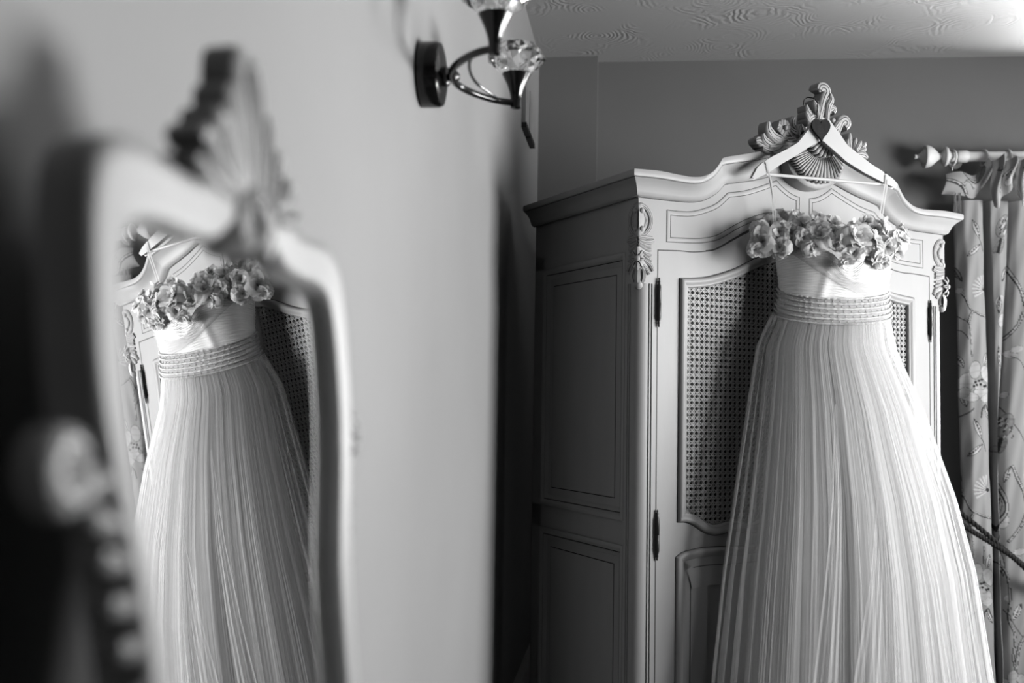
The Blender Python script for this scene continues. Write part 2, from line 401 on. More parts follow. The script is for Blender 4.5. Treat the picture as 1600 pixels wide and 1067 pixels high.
for side in (0, 1):
    path = fr if side == 0 else mirx(fr)
    mb = MB(); sweep(mb, path, [(-.0008, 0), (-.0008, .0005), (.0008, .0005), (.0008, 0)], ff, True, [1, 1, 1])
    sweep(mb, path, [(.0008, 0), (.0030, .0010), (.008, .0012), (.0115, .0008), (.0125, 0)], ff, True)
    sweep(mb, path, [(.0125, 0), (.0125, .0005), (.0141, .0005), (.0141, 0)], ff, True, [1, 1, 1])
    mb.build('frieze_panel', ['paint', 'glaze'], frieze)
# corner posts: square with carving at the top, fluted quarter round below
R = .03
def post_prof():
    g = .0028; pr = [(.064, 0, 0), (.0485, 0, 0), (.0475, g, 1), (.0445, g, 1), (.0435, 0, 0), (.0395, 0, 0), (.0385, g, 1), (.0355, g, 1), (.0345, 0, 0)]
    arc = [(R - R * math.sin(a), R - R * math.cos(a), 0) for a in np.linspace(0, math.pi / 2, 9)]
    return pr + arc + [(y, x, m) for x, y, m in pr[::-1]]
PP = post_prof()
carve_f = {}
CARVE = [
 ([(0.0059,-0.0341),(0.0010,-0.0229),(0.0147,-0.0206),(0.0310,-0.0331),(0.0413,-0.0561),(0.0358,-0.0837),(0.0173,-0.1018),(0.0010,-0.1024),(0.0065,-0.0878)], 24),
 ([(0.0139,-0.0423),(0.0241,-0.0608),(0.0164,-0.0809)], 16),
 ([(0.0013,-0.1076),(0.0245,-0.1080),(0.0443,-0.1084)], 22),
 ([(0.0003,-0.1167),(0.0247,-0.1211),(0.0498,-0.1154)], 26),
 ([(0.0003,-0.1241),(0.0248,-0.1310),(0.0409,-0.1312)], 22),
 ([(0.0016,-0.1314),(0.0249,-0.1414),(0.0410,-0.1422)], 20),
 ([(0.0143,-0.1513),(0.0286,-0.1561),(0.0412,-0.1566)], 18),
 ([(0.0161,-0.1600),(0.0323,-0.1677),(0.0431,-0.1714)], 18),
 ([(0.0180,-0.1718),(0.0378,-0.1823),(0.0488,-0.1994)], 24),
 ([(0.0110,-0.1843),(0.0254,-0.1951),(0.0363,-0.2092)], 22),
 ([(0.0058,-0.1936),(0.0156,-0.2107),(0.0186,-0.2313)], 22)]
for sd in (0, 1):
    sx = (lambda x: x) if sd == 0 else (lambda x: W - x)
    mb = MB()
    mb.grid([[(sx(x), y, z) for z in (.08, BT - .235)] for x, y, m in PP], rowmat=[1 if PP[i][2] and PP[i + 1][2] else 0 for i in range(len(PP) - 1)])
    mb.prism([(.064, 0), (0, 0), (0, .064), (.064, .064)], lambda u, v, d: (sx(u), v, d), BT - .235, BT + .004)
    post = mb.build('corner_post', ['paint', 'glaze'], wardrobe, auto=35)
    cv = MB()
    for face in (0, 1):
        if face == 0: fn = lambda u, v, d: (sx(u), d, BT + v)
        else: fn = lambda u, v, d: (sx(d), u, BT + v)
        for k, (pts, w) in enumerate(CARVE): leaf(cv, pts, w * (.00033 if k < 2 else .00029), fn, .004, .0065 if k > 1 else .005, tip=(.9 if k < 2 else .8), base=.75, n=4)
        for c in ((.0095, -.0354), (.0095, -.0860)): 
            q = fn(c[0], c[1], -.001); cv.ball(q, .0088, 12)
        # trailing leaf bed
        rows = []
        for v in np.linspace(-.022, -.235, 14):
            hw = ip(-v, [(.02, .018), (.06, .034), (.10, .024), (.12, .042), (.16, .036), (.19, .040), (.21, .03), (.235, .012)])
            rows.append([fn(u, v, d) for u, d in ((-.001, -.004), (hw * .5, -.004), (hw, .001))])
        cv.grid(rows)
    # corner flower and drop on the arris
    for a in range(8):
        an = 2 * math.pi * a / 8
        ex = Vector((-.7071, .7071, 0)); ez = Vector((0, 0, 1)); c0 = Vector((-.004, -.004, BT - .170))
        rows = []
        for t in np.linspace(0, 1, 5):
            wd = .0075 * math.sin(math.pi * (.15 + .75 * t)); rr = .004 + .022 * t
            dirv = ex * math.cos(an) * .7 + ez * math.sin(an) * 1.25; per = -ex * math.sin(an) + ez * math.cos(an) * .8
            out = Vector((-.7071, -.7071, 0)) * (.006 + .006 * math.sin(math.pi * t) - .010 * t * abs(math.cos(an)))
            rows.append([c0 + dirv * rr + per * wd * q + out - Vector((-.7071, -.7071, 0)) * (.004 * abs(q)) for q in (-1, -.2, 0, .2, 1)])
        cv.grid([[(sx(p.x), p.y, p.z) for p in r] for r in rows], colmat=[0, 1, 1, 0])
    cv.ball((sx(-.009), -.009, BT - .170), .0085, 12)
    for q in (-1, 0, 1):
        rows = []
        for t in np.linspace(0, 1, 8):
            c0 = Vector((.004, .004, BT - .190 - .062 * t)); ex = Vector((.7071, -.7071, 0)); ou = Vector((-.7071, -.7071, 0))
            wd = .0085 * math.sin(math.pi * (.12 + .80 * t)); bend = q * .014 * math.sin(math.pi * min(1, .15 + .85 * t))
            rows.append([c0 + ex * (bend + wd * a) + ou * (.007 + .009 * math.sin(math.pi * t) * (1 - .5 * abs(a)) - .006 * abs(q)) for a in (-1, -.6, -.12, 0, .12, .6, 1)])
        cv.grid([[(sx(p.x), p.y, p.z) for p in r] for r in rows], colmat=[0, 0, 1 if q else 0, 1 if q else 0, 0, 0])
    cv.ball((sx(.004), .004, BT - .238), .0135, 12, sc=(1, 1, 1.15))
    cv.build('carving', ['paint', 'glaze'], post, auto=50)
# side frames with moulded panels
for sd in (0, 1):
    sx = (lambda x: x) if sd == 0 else (lambda x: W - x)
    fs = lambda u, v, h: (sx(.010 - h), u, BT + v)
    mb = MB()
    for (ya, yb, za, zb) in ((.06, D, -.145, .03), (.06, D, -.957, -.887), (.06, D, -1.575, -1.52), (.06, .066, -1.52, -.1), (.533, D, -1.52, -.1)):
        mb.box(min(sx(.004), sx(.016)), max(sx(.004), sx(.016)), ya, yb, BT + za, BT + zb)
    sf = mb.build('side_frame', 'paint', wardrobe)
    for (za, zb) in ((-.145, -.887), (-.957, -1.52)):
        mb = MB(); path = [(.063, za), (.536, za), (.536, zb), (.063, zb)]
        sweep(mb, path, [(-.001, 0), (-.001, .011), (.006, .013), (.012, .011), (.016, .007), (.018, .006), (.018, .0045), (.021, .0045), (.021, .006), (.026, .004), (.032, -.001), (.034, -.0015), (.055, .0005), (.0555, .0002), (.058, .0002), (.0585, .0015), (.09, .0035)], fs, True,
              [0] * 6 + [1] + [0] * 6 + [1] + [0] * 2)
        mb.add([fs(.15, za - .087, .0035), fs(.449, za - .087, .0035), fs(.449, zb + .087, .0035), fs(.15, zb + .087, .0035)], [(0, 1, 2, 3)])
        mb.build('side_panel', ['paint', 'glaze'], sf, auto=45)
# doors
CTO = [(.140, -.214), (.19, -.210), (.245, -.201), (.327, -.175), (.399, -.143), (.46, -.121), (.525, -.110)]
CBO = [(.138, -.890), (.165, -.891), (.192, -.901), (.230, -.922), (.270, -.931), (.333, -.923), (.396, -.931), (.436, -.922), (.474, -.901), (.50, -.891), (.527, -.890)]
cto = [tuple(p) for p in crom(CTO, 5)]; cbo = [tuple(p) for p in crom(CBO, 4)]
LTO = [(.133, -.986), (.157, -.973), (.214, -.965), (.27, -.964), (.333, -.966), (.396, -.964), (.452, -.965), (.509, -.973), (.533, -.986)]
lto = [tuple(p) for p in crom(LTO, 4)]
MOULD = [(-.0018, 0), (-.0018, .0006), (0, .0006), (.001, .006), (.004, .0105), (.009, .012), (.014, .0105), (.018, .0075), (.021, .006), (.024, .006), (.027, .003), (.028, -.008)]
MM = [1, 1] + [0] * 9
def make_door(sd):
    sx = (lambda x: x) if sd == 0 else (lambda x: W - x)
    fd = lambda u, v, h: (sx(u), -h, BT + v)
    zb = -1.565
    mb = MB(); xs = sorted(set([.0665, .0695] + list(np.linspace(.0695, .15, 5)) + list(np.linspace(.15, .515, 50)) + list(np.linspace(.515, .5975, 5))))
    def col(x, a, b): return [(sx(x), .018, BT + a), (sx(x), 0, BT + a), (sx(x), 0, BT + b), (sx(x), .018, BT + b)]
    L = [x for x in xs if x <= .15]; C = [x for x in xs if .15 <= x <= .515]; Rr = [x for x in xs if x >= .515]
    mb.grid([col(x, zb, door_top(x)) for x in L]); mb.grid([col(x, zb, door_top(x)) for x in Rr])
    mb.grid([col(x, ip(x, cto) - .012, door_top(x)) for x in C]); mb.grid([col(x, zb, ip(x, cbo) + .012) for x in C])
    for x in (.0665, .5975): mb.add(col(x, zb, door_top(x)), [(0, 1, 2, 3)])
    door = mb.build('door', ['paint', 'glaze'], wardrobe, auto=35)
    # dark gap line around the door
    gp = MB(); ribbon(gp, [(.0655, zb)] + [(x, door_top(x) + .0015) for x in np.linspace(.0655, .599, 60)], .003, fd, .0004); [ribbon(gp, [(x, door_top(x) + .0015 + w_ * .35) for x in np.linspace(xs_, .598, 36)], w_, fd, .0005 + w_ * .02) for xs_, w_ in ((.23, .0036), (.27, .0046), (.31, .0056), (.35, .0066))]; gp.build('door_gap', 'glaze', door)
    # moulding round the cane
    mb = MB(); path = cto + cbo[::-1]
    sweep(mb, path, MOULD, fd, True, MM); mb.build('cane_moulding', ['paint', 'glaze'], door, auto=40)
    # cane webbing
    top = lambda x: ip(x, cto) - .016; bot = lambda x: ip(x, cbo) + .016
    xa, xb = .156, .509; p = .0172; mb = MB()
    def strip(a, b, w, dpt):
        a = np.array(a); b = np.array(b); t = b - a; L = np.linalg.norm(t)
        if L < .003: return
        n = np.array([-t[1], t[0]]) / L * w / 2; th = .0007
        mb.add([(sx(q[0]), dpt + k, BT + q[1]) for k in (-th, th) for q in (a + n, b + n, b - n, a - n)], [(0, 1, 2, 3), (0, 1, 5, 4), (2, 3, 7, 6), (4, 5, 6, 7)])
    def inside(x, z): return xa < x < xb and bot(x) < z < top(x)
    x = xa + .006
    zr0 = -.93
    while x < xb:
        for o in (-.165 * p, .165 * p):
            if xa < x + o < xb: strip((x + o, bot(x + o)), (x + o, top(x + o)), p * .18, .0075)
        x += p
    z = zr0
    while z < -.10:
        for o in (-.165 * p, .165 * p):
            zz = z + o; ins = [q for q in np.linspace(xa, xb, 140) if inside(q, zz)]
            run = []
            for q in ins:
                if run and q - run[-1] > .006: strip((run[0], zz), (run[-1], zz), p * .18, .0062); run = []
                run.append(q)
            if run: strip((run[0], zz), (run[-1], zz), p * .18, .0062)
        z += p
    for sgn in (1, -1):
        k = -80
        while k < 80:
            # line z - zr0 = sgn*(x - (xa+.006)) + k*p
            f = lambda q: zr0 + sgn * (q - xa - .006) + (k + .5) * p
            run = []
            for q in np.linspace(xa, xb, 140):
                if inside(q, f(q)):
                    if run and q - run[-1] > .006: strip((run[0], f(run[0])), (run[-1], f(run[-1])), p * .11, .0045); run = []
                    run.append(q)
            if run: strip((run[0], f(run[0])), (run[-1], f(run[-1])), p * .11, .0045)
            k += 1
    cw = mb.build('cane_webbing', 'cane', door); tag(cw, kind='stuff')
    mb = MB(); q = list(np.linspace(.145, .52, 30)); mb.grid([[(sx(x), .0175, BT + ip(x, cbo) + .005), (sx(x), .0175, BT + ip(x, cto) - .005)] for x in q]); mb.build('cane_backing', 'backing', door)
    # lower raised panel
    mb = MB(); path = lto + [(.533, -1.50), (.133, -1.50)]
    sweep(mb, path, [(-.0018, 0), (-.0018, .0006), (0, .0006), (.001, .005), (.004, .009), (.009, .0105), (.015, .009), (.020, .005), (.024, .003), (.026, .0012), (.048, .0012), (.0485, .0007), (.0505, .0007), (.051, .0022), (.075, .005), (.105, .006)], fd, True, [1, 1] + [0] * 9 + [1] + [0] * 3)
    mb.build('lower_panel', ['paint', 'glaze'], door, auto=40)
    mb = MB(); mb.add([fd(x, z, .0055) for x, z in ((.22, -1.05), (.446, -1.05), (.446, -1.42), (.22, -1.42))], [(0, 1, 2, 3)]); 
    # hinges
    for zt in (-.2175, -.8527):
        hb = MB(); L = .137; z0 = BT + zt - L
        hb.lathe([(.0012, 0), (.003, .003), (.0022, .007), (.004, .011), (.003, .016), (.0048, .021), (.0062, .026), (.0062, L / 2 - .001), (.0055, L / 2), (.0062, L / 2 + .001), (.0062, L - .026), (.0048, L - .021), (.003, L - .016), (.004, L - .011), (.0022, L - .007), (.003, L - .003), (.0012, L)], (sx(.0665), -.006, z0), (0, 0, 1), 12)
        hb.box(min(sx(.068), sx(.074)), max(sx(.068), sx(.074)), -.001, .001, z0 + .025, z0 + L - .025)
        hb.build('hinge', 'iron', door, smooth=True)
    # key escutcheon on the meeting stile
    kb = MB(); kb.prism([(.575 + .012 * math.cos(a), -.70 + .03 * math.sin(a)) for a in np.linspace(0, 2 * math.pi, 17)[:-1]], lambda u, v, d: (sx(u), d, BT + v), -.004, .002); kb.build('keyhole_plate', 'iron', door)
    return door
make_door(0); make_door(1)
# crest
CREST = [
 ([(0.4469,0.1917),(0.4083,0.1901),(0.3829,0.1968),(0.3702,0.1934)], 26), ([(0.4599,0.1799),(0.4297,0.1861),(0.3998,0.1990),(0.3934,0.2181)], 24),
 ([(0.4642,0.2074),(0.4297,0.2129),(0.4104,0.2304),(0.4082,0.2536)], 26), ([(0.5078,0.1995),(0.4772,0.1939),(0.4469,0.1984)], 26),
 ([(0.5166,0.2176),(0.4903,0.2091),(0.4642,0.2124)], 22), ([(0.4642,0.1871),(0.4469,0.1715),(0.4255,0.1655)], 24),
 ([(0.5343,0.2404),(0.5122,0.2544),(0.5078,0.2674),(0.5157,0.2855)], 22), ([(0.5298,0.2330),(0.5034,0.2362),(0.4881,0.2511)], 22),
 ([(0.5409,0.2447),(0.5343,0.2540),(0.5320,0.2639)], 14), ([(0.4469,0.2051),(0.4190,0.2065),(0.3956,0.2084)], 20),
 ([(0.6082,0.2883),(0.6173,0.3207),(0.6288,0.3536),(0.6403,0.3762),(0.6311,0.3894),(0.6152,0.3890),(0.6097,0.3784)], 30),
 ([(0.6355,0.2955),(0.6402,0.3309),(0.6526,0.3536),(0.6481,0.3721)], 22), ([(0.6037,0.2980),(0.6060,0.3260),(0.6160,0.3517)], 18),
 ([(0.6401,0.2892),(0.6434,0.3175),(0.6563,0.3315),(0.6687,0.3281),(0.6631,0.3175)], 20), ([(0.5992,0.3008),(0.5933,0.3241),(0.5812,0.3447)], 20),
 ([(0.5811,0.3000),(0.5677,0.3118),(0.5619,0.3281)], 18), ([(0.5677,0.2809),(0.5619,0.2938),(0.5543,0.3047)], 16), ([(0.5699,0.2674),(0.5610,0.2748),(0.5543,0.2841)], 16),
 ([(0.5744,0.2732),(0.5744,0.2887),(0.5901,0.2988),(0.6082,0.2979)], 22),
 ([(0.6768,0.2525),(0.6885,0.2785),(0.6969,0.2972),(0.7142,0.3038),(0.7235,0.2921),(0.7127,0.2790)], 28), ([(0.6653,0.2684),(0.6769,0.2822),(0.6885,0.2960)], 20),
 ([(0.7444,0.2088),(0.7374,0.2360),(0.7366,0.2668)], 18), ([(0.7467,0.2126),(0.7539,0.2346),(0.7577,0.2527)], 16), ([(0.7514,0.2114),(0.7633,0.2288),(0.7738,0.2442)], 16),
 ([(0.7562,0.2102),(0.7871,0.2265),(0.8025,0.2462)], 18), ([(0.7561,0.2067),(0.7823,0.2170),(0.7991,0.2255)], 16), ([(0.7561,0.2032),(0.7822,0.2047),(0.8013,0.1964)], 18),
 ([(0.7397,0.2117),(0.7280,0.2277),(0.7280,0.2470)], 16), ([(0.7420,0.2067),(0.7256,0.2187),(0.7186,0.2265)], 14)]
EXTRA = [([(.452, .183), (.420, .172), (.392, .176)], 24), ([(.470, .196), (.440, .186), (.414, .181)], 22), ([(.492, .186), (.468, .176), (.440, .172)], 24), ([(.520, .205), (.498, .192), (.474, .186)], 22), ([(.505, .178), (.488, .168), (.462, .164)], 20),
 ([(.455, .200), (.432, .204), (.404, .222)], 20), ([(.500, .222), (.490, .236), (.492, .254)], 20), ([(.522, .230), (.526, .248), (.530, .262)], 18), ([(.478, .212), (.455, .204), (.430, .196)], 20)]
crest = empty('crest'); crest.parent = wardrobe
CY = -.045
fc = lambda u, v, d: (u, CY + d, BT + v)
for grp, (i0, i1), name in ((0, (0, 10), 'flower_spray'), (1, (10, 21), 'acanthus_plume'), (2, (21, 29), 'leaf_spray')):
    mb = MB()
    for k in range(i0, i1):
        pts, w = CREST[k]; leaf(mb, pts, w * (.00064 if grp != 1 else .00056), lambda u, v, d, k=k: fc(u, v, d - .005 * (k % 3)), .028, .0095, tip=.35 if k not in (10, 13, 19) else .8, base=.7, n=5)
    if grp == 0:
        for k, (pts, w) in enumerate(EXTRA): leaf(mb, pts, w * .00052, lambda u, v, d, k=k: fc(u, v, d - .006 - .003 * (k % 3)), .03, .008, tip=.4, base=.7, n=5)
        c = (.4663, .2414)
        for a in range(5):
            an = 2 * math.pi * a / 5 + .3; leaf(mb, [(c[0] + .003 * math.cos(an), c[1] + .003 * math.sin(an)), (c[0] + .013 * math.cos(an), c[1] + .013 * math.sin(an)), (c[0] + .024 * math.cos(an), c[1] + .024 * math.sin(an))], .0175, lambda u, v, d, a=a: fc(u, v, d - .013 - .002 * (a % 2)), .03, .005, tip=.85, base=.5, groove=False, n=4)
        mb.lathe([(.0085, -.018), (.0085, -.021), (.004, -.0212)], fc(c[0], c[1], 0), (0, 1, 0), 14, 1)
        mb.ball(fc(c[0], c[1], -.022), .0062, 10)
        for (u0, v0, u1, v1) in ((.42, .17, .53, .24), ): 
            mb.prism([(.405, .165), (.50, .168), (.545, .225), (.50, .245), (.43, .225)], fc, .002, .03, side=0)
    if grp == 1:
        mb.ball(fc(.6654, .2945, -.006), .0085, 12); mb.ball(fc(.6145, .3815, -.004), .008, 12); mb.ball(fc(.6620, .3215, -.003), .0055, 10); mb.ball(fc(.714, .284, -.003), .007, 10)
        mb.prism([(.565, .255), (.60, .245), (.70, .245), (.685, .285), (.645, .30), (.64, .35), (.61, .35), (.60, .31), (.57, .30)], fc, .003, .045)
    if grp == 2:
        mb.prism([(.70, .175), (.77, .17), (.785, .205), (.745, .225), (.71, .215)], fc, .004, .04)
        mb.ball(fc(.7475, .206, -.005), .009, 10)
    mb.build(name, ['paint', 'glaze'], crest, auto=50)
# domed plaque with the double shell
mb = MB(); rows = []
for i, q in enumerate(np.linspace(0, 1, 8)):
    rr = math.sin(q * math.pi / 2); hh = .014 * math.cos(q * math.pi / 2)
    rows.append([(.60 + .112 * rr * math.cos(a), -.046 - hh, BT + .168 + .088 * rr * math.sin(a) * (1 if math.sin(a) < 0 else .9)) for a in np.linspace(0, 2 * math.pi, 40, endpoint=False)])
rows.append([(x, .0, z) for x, y, z in rows[-1]])
mb.grid(rows, cu=True); mb.build('plaque', 'paint', crest, auto=50)
def shell(name, hinge, outline, nribs, y0, bulge, dark=True):
    """fan of ribs from hinge to an outline of (u,v) points"""
    mb = MB(); O = crom(outline, 12); tot = len(O) - 1; NR = 8; n = nribs * NR + 1; rows = []
    for j in range(n):
        s = j / (n - 1) * tot; i = min(int(s), tot - 1); p = O[i] * (1 - (s - i)) + O[i + 1] * (s - i)
        ph = (j % NR) / NR; rib = math.sin(math.pi * ph) ** .7 if j % NR else 0
        sc = 1 + .05 * rib; row = []
        for t in np.linspace(.04, 1, 9):
            u = hinge[0] + (p[0] - hinge[0]) * t * sc; v = hinge[1] + (p[1] - hinge[1]) * t * sc
            d = -bulge * math.sin(math.pi * min(1, .25 + .62 * t)) - .0045 * rib * t ** .6 - (.006 * t ** 4)
            row.append((u, y0 + d, BT + v))
        row.append((row[-1][0], y0 + .01, row[-1][2])); rows.append(row)
    mb.grid(rows, rowmat=[1 if (j % NR) == 0 else 0 for j in range(n - 1)])
    return mb.build(name, ['paint', 'glaze'], crest, smooth=True)
shell('shell', (.605, .205), [(.500, .172), (.503, .150), (.520, .130), (.548, .108), (.598, .098), (.650, .110), (.678, .142), (.695, .178)], 22, -.052, .024)
shell('shell', (.612, .243), [(.538, .196), (.552, .180), (.580, .167), (.612, .172), (.640, .186), (.660, .210)], 10, -.080, .022)

# ------------------------------------------------------------------ hanger, heart, dress (dress frame: x along the hanger, y away from the viewer's side)
PH = math.atan(.25); DX, DY = .92, 2.964
Z = lambda z: z + CZ
HANG_L = [(-0.0502,0.8209),(-0.0631,0.8115),(-0.0797,0.7834),(-0.1089,0.7477),(-0.1452,0.7250),(-0.1885,0.7020),(-0.2172,0.6834),(-0.2350,0.6690),(-0.2510,0.6399),(-0.2421,0.6396),(-0.2100,0.6559),(-0.1633,0.6873),(-0.1125,0.7175),(-0.0797,0.7399),(-0.0355,0.7667)]
HANG_R = [(-0.0132,0.8240),(0.0016,0.8066),(0.0239,0.7814),(0.0462,0.7528),(0.0836,0.7285),(0.1212,0.7042),(0.1686,0.6803),(0.1971,0.6635),(0.2123,0.6492),(0.2065,0.6420),(0.1684,0.6548),(0.1060,0.6794),(0.0461,0.7089),(0.0089,0.7365),(-0.0318,0.7653)]
hz = Z(.6399)
hanger = tag(empty('clothes_hanger', (DX, DY, hz), PH), 'white wooden hanger with trouser bar hooked on the wardrobe crest', 'hanger')
for poly in (HANG_L, HANG_R):
    mb = MB(); mb.prism(poly, lambda u, v, d: (u, d, Z(v) - hz), -.009, .009); o = mb.build('arm', 'hanger', hanger)
    b = o.modifiers.new('bevel', 'BEVEL'); b.width = .003; b.segments = 2; b.limit_method = 'ANGLE'
mb = MB(); mb.prism([(-.058, .815), (-.03, .83), (-.006, .815), (-.028, .765), (-.040, .765)], lambda u, v, d: (u, d, Z(v) - hz), -.0085, .0085); mb.build('neck_block', 'hanger', hanger)
mb = MB(); mb.tube([(-.2225, 0, Z(.6534) - hz), (.18, 0, Z(.6480) - hz)], .0048, 10); mb.build('trouser_bar', 'hanger', hanger, smooth=True)
mb = MB(); mb.tube([Vector((a, c, Z(b) - hz)) for a, c, b in [(-.045, 0, .80), (-.045, 0, .845), (-.040, .004, .875), (-.044, .018, .893), (-.058, .03, .898), (-.070, .03, .888), (-.074, .025, .872)]], .0017, 8); mb.build('hook', 'wire', hanger, smooth=True)
for x in (-.2133, .1745):
    mb = MB(); mb.lathe([(.0005, -.0105), (.0035, -.0105), (.0035, -.009), (.0005, -.009)], (x, 0, Z(.682) - hz), (0, 1, 0), 10); mb.build('strap_pin', 'wire', hanger)
# dark heart tag on the hanger's neck
def heart_pt(a):
    x = 16 * math.sin(a) ** 3; y = 13 * math.cos(a) - 5 * math.cos(2 * a) - 2 * math.cos(3 * a) - math.cos(4 * a)
    return x / 32 * .060, (y + 2.5) / 29 * .068
hc = (-.0400, .7880)
hm = Matrix.Translation((DX, DY, 0)) @ Matrix.Rotation(PH, 4, 'Z') @ Matrix.Translation((hc[0], -.016, Z(hc[1]) - .036)) @ Matrix.Rotation(-.06, 4, 'Y')
heart = tag(empty('heart_tag', mw=hm), 'small dark wooden heart tag hanging at the neck of the white hanger', 'heart tag')
mb = MB(); mb.prism([(u, v + .036) for u, v in (heart_pt(a) for a in np.linspace(0, 2 * math.pi, 41)[:-1])], lambda u, v, d: (u, d, v), -.004, .003); o = mb.build('heart_board', 'heart', heart)
b = o.modifiers.new('bevel', 'BEVEL'); b.width = .0012; b.segments = 2; b.limit_method = 'ANGLE'; b.angle_limit = 1.0
mb = MB(); mb.tube([(-.012, -.002, .058), (-.014, .002, .075), (-.012, .006, .094)], .0008, 6); mb.build('cord', 'wire', heart)
mk = MB(); rg = random.Random(4)
for (u, v, L) in ((-.006, .048, .016), (-.002, .040, .020), (.000, .031, .018), (.001, .022, .014)):
    pts = [(u - L / 2 + L * k / 7, v + .0022 * math.sin(k * 2.1 + u * 900)) for k in range(8)]
    ribbon(mk, pts, .0016, lambda a, b2, h: (a, -.0041 - h, b2), .0002)
mk.build('engraved_flourish', 'engrave', heart)

dress = tag(empty('wedding_dress', (DX, DY, 0), PH), 'white tulle wedding dress with flower trimmed neckline hanging on the wardrobe', 'dress')
rng = random.Random(11); nrg = np.random.RandomState(5)
def body_a(z): return ip(-z, [(-.46, .178), (-.43, .175), (-.385, .169), (-.35, .165), (-.31, .167), (-.26, .176)])
def body_b(z): return ip(-z, [(-.46, .105), (-.42, .112), (-.385, .112), (-.35, .100), (-.31, .092), (-.26, .094)])
def body(ph, z, off=0.):
    return (.007 + (body_a(z) + off) * math.sin(ph), .0 - (body_b(z) + off) * math.cos(ph), Z(z))
dip = lambda ph: .036 * max(0, math.cos(ph + .28))
# bodice with ruching
rows = []
for i in range(90):
    t = i / 89; row = []
    for j in range(97):
        ph = -2.2 + 4.4 * j / 96; x = math.sin(ph) * .17
        ztop = .445 - .050 * math.exp(-((x + .015) / .05) ** 2) - .01 * math.cos(ph)
        zbot = .325 - dip(ph); z = zbot + (ztop - zbot) * t
        w = .0016 * math.sin(z * 900 + 2.5 * math.sin(x * 38 + z * 20) + 9 * math.sin(ph * 1.7)) + .0011 * math.sin(z * 1500 + x * 70) + .004 * math.exp(-((x + .07 - (z - .38) * .2) / .012) ** 2)
        row.append(body(ph, z, w))
    rows.append(row)
mb = MB(); mb.grid(rows); mb.build('bodice', 'bodice', dress, smooth=True)
# sheer drape wrapped across the bust
lo = crom([(-.165, .435), (-.12, .385), (-.06, .345), (.0, .318), (.06, .303), (.12, .300), (.165, .315)], 8)
hi = crom([(-.125, .450), (-.085, .425), (-.045, .385), (-.005, .352), (.04, .342), (.095, .352), (.165, .400)], 8)
rows = []
for k in range(15):
    q = k / 14; row = []
    for a, b2 in zip(lo, hi):
        p = a * (1 - q) + b2 * q; ph = math.asin(max(-.97, min(.97, (p[0] - .007) / .176)))
        row.append(body(ph, p[1], .005 + .0015 * math.sin(q * 17 + p[0] * 9) + .0012 * math.sin(q * 41 + p[0] * 20)))
    rows.append(row)
mb = MB(); mb.grid(rows); mb.build('bodice_drape', 'drape', dress, smooth=True)
# beaded waistband
rows = [[body(-2.2 + 4.4 * j / 60, .330 - .073 * i / 6 - dip(-2.2 + 4.4 * j / 60), .002) for j in range(61)] for i in range(7)]
mb = MB(); mb.grid(rows); wb = mb.build('waistband', 'band', dress, smooth=True)
for k in range(6):
    zz = .329 - k * .0142; mb = MB()
    mb.tube([body(ph, zz - dip(ph), .0045 + .0006 * math.sin(ph * 160)) for ph in np.linspace(-2.2, 2.2, 150)], [.0030 + .0007 * math.sin(i * 1.9) for i in range(150)], 8); mb.build('beaded_cord', 'cord', wb, smooth=True)
    if k < 5:
        bd = MB()
        for ph in np.linspace(-1.9, 1.9, 30): bd.ball(body(ph + .03 * k, zz - .007 - dip(ph), .003), .0017, 6)
        tag(bd.build('beads', 'cord', wb, smooth=True), kind='stuff')
# skirt
SK = [(.262, -.002, .180, .096, -.002), (.16, -.024, .212, .118, -.012), (-.02, -.007, .268, .145, -.030), (-.264, .011, .333, .172, -.045), (-.47, .018, .377, .190, -.052), (-.755, .020, .414, .205, -.058), (-1.035, .03, .45, .215, -.060)]
def sk(z, i): return ip(-z, [(-r[0], r[i]) for r in SK])
def skirt_sheet(ph0, ph1, nfold, seed, scale, zhem, amp=1., npts=180, nz=46, fine=1., ztop=None, lean=0.):
    r = np.random.RandomState(seed); p1, p2, p3 = r.rand(3) * 6.28; wob = r.rand(6) * 6.28; am = .55 + .9 * r.rand(60)
    rows = []
    for i in range(nz):
        t = (i / (nz - 1)); tt = t ** 1.15; row = []
        for j in range(npts):
            s = j / (npts - 1); ph = ph0 + (ph1 - ph0) * s
            zt = (.262 - dip(ph)); z = zt + (zhem - zt) * tt
            g = (zt - z) / 1.3
            f = s * nfold; th = 2 * math.pi * f + p1 + .9 * math.sin(2 * math.pi * s * 1.3 + wob[0]) + .5 * math.sin(3.1 * t + wob[1] + f)
            A = amp * (.0012 + .012 * min(1, g * 1.5) ** .9) * (.35 + 1.1 * (.5 + .5 * math.sin(f * 1.7 + wob[3])) * (.5 + .5 * math.sin(f * .61 + wob[4] + 1.5 * t)))
            thf = 2 * math.pi * s * nfold * 3.7 + p2; Af = fine * (.0006 + .0006 * g)
            rad = A * math.sin(th) + Af * math.sin(thf + 1.2 * math.sin(4 * t + wob[2])) + .0012 * math.sin(thf * 2.7 + p3)
            tan = A * .85 * math.cos(th * 1.0 + .6) + Af * .5 * math.cos(thf)
            rad += g * (.011 * math.sin(5.2 * ph + .8) + .009 * math.sin(9.1 * ph + 2.0 + 1.2 * g)); a = sk(z, 2) * scale; b2 = sk(z, 3) * scale
            x = sk(z, 1) + lean * g + (a + rad) * math.sin(ph) + tan * math.cos(ph)
            y = sk(z, 4) - (b2 + rad) * math.cos(ph) + tan * math.sin(ph)
            y = min(y, .045 + .236 * x + .05)
            row.append((x, y, Z(z)))
        rows.append(row)
    mb = MB(); mb.grid(rows); return mb
skirt = empty('skirt'); skirt.parent = dress
skirt_sheet(-1.95, 1.95, 11, 3, .72, -1.02, .45, 300, 44).build('lining', 'lining', skirt, smooth=True)
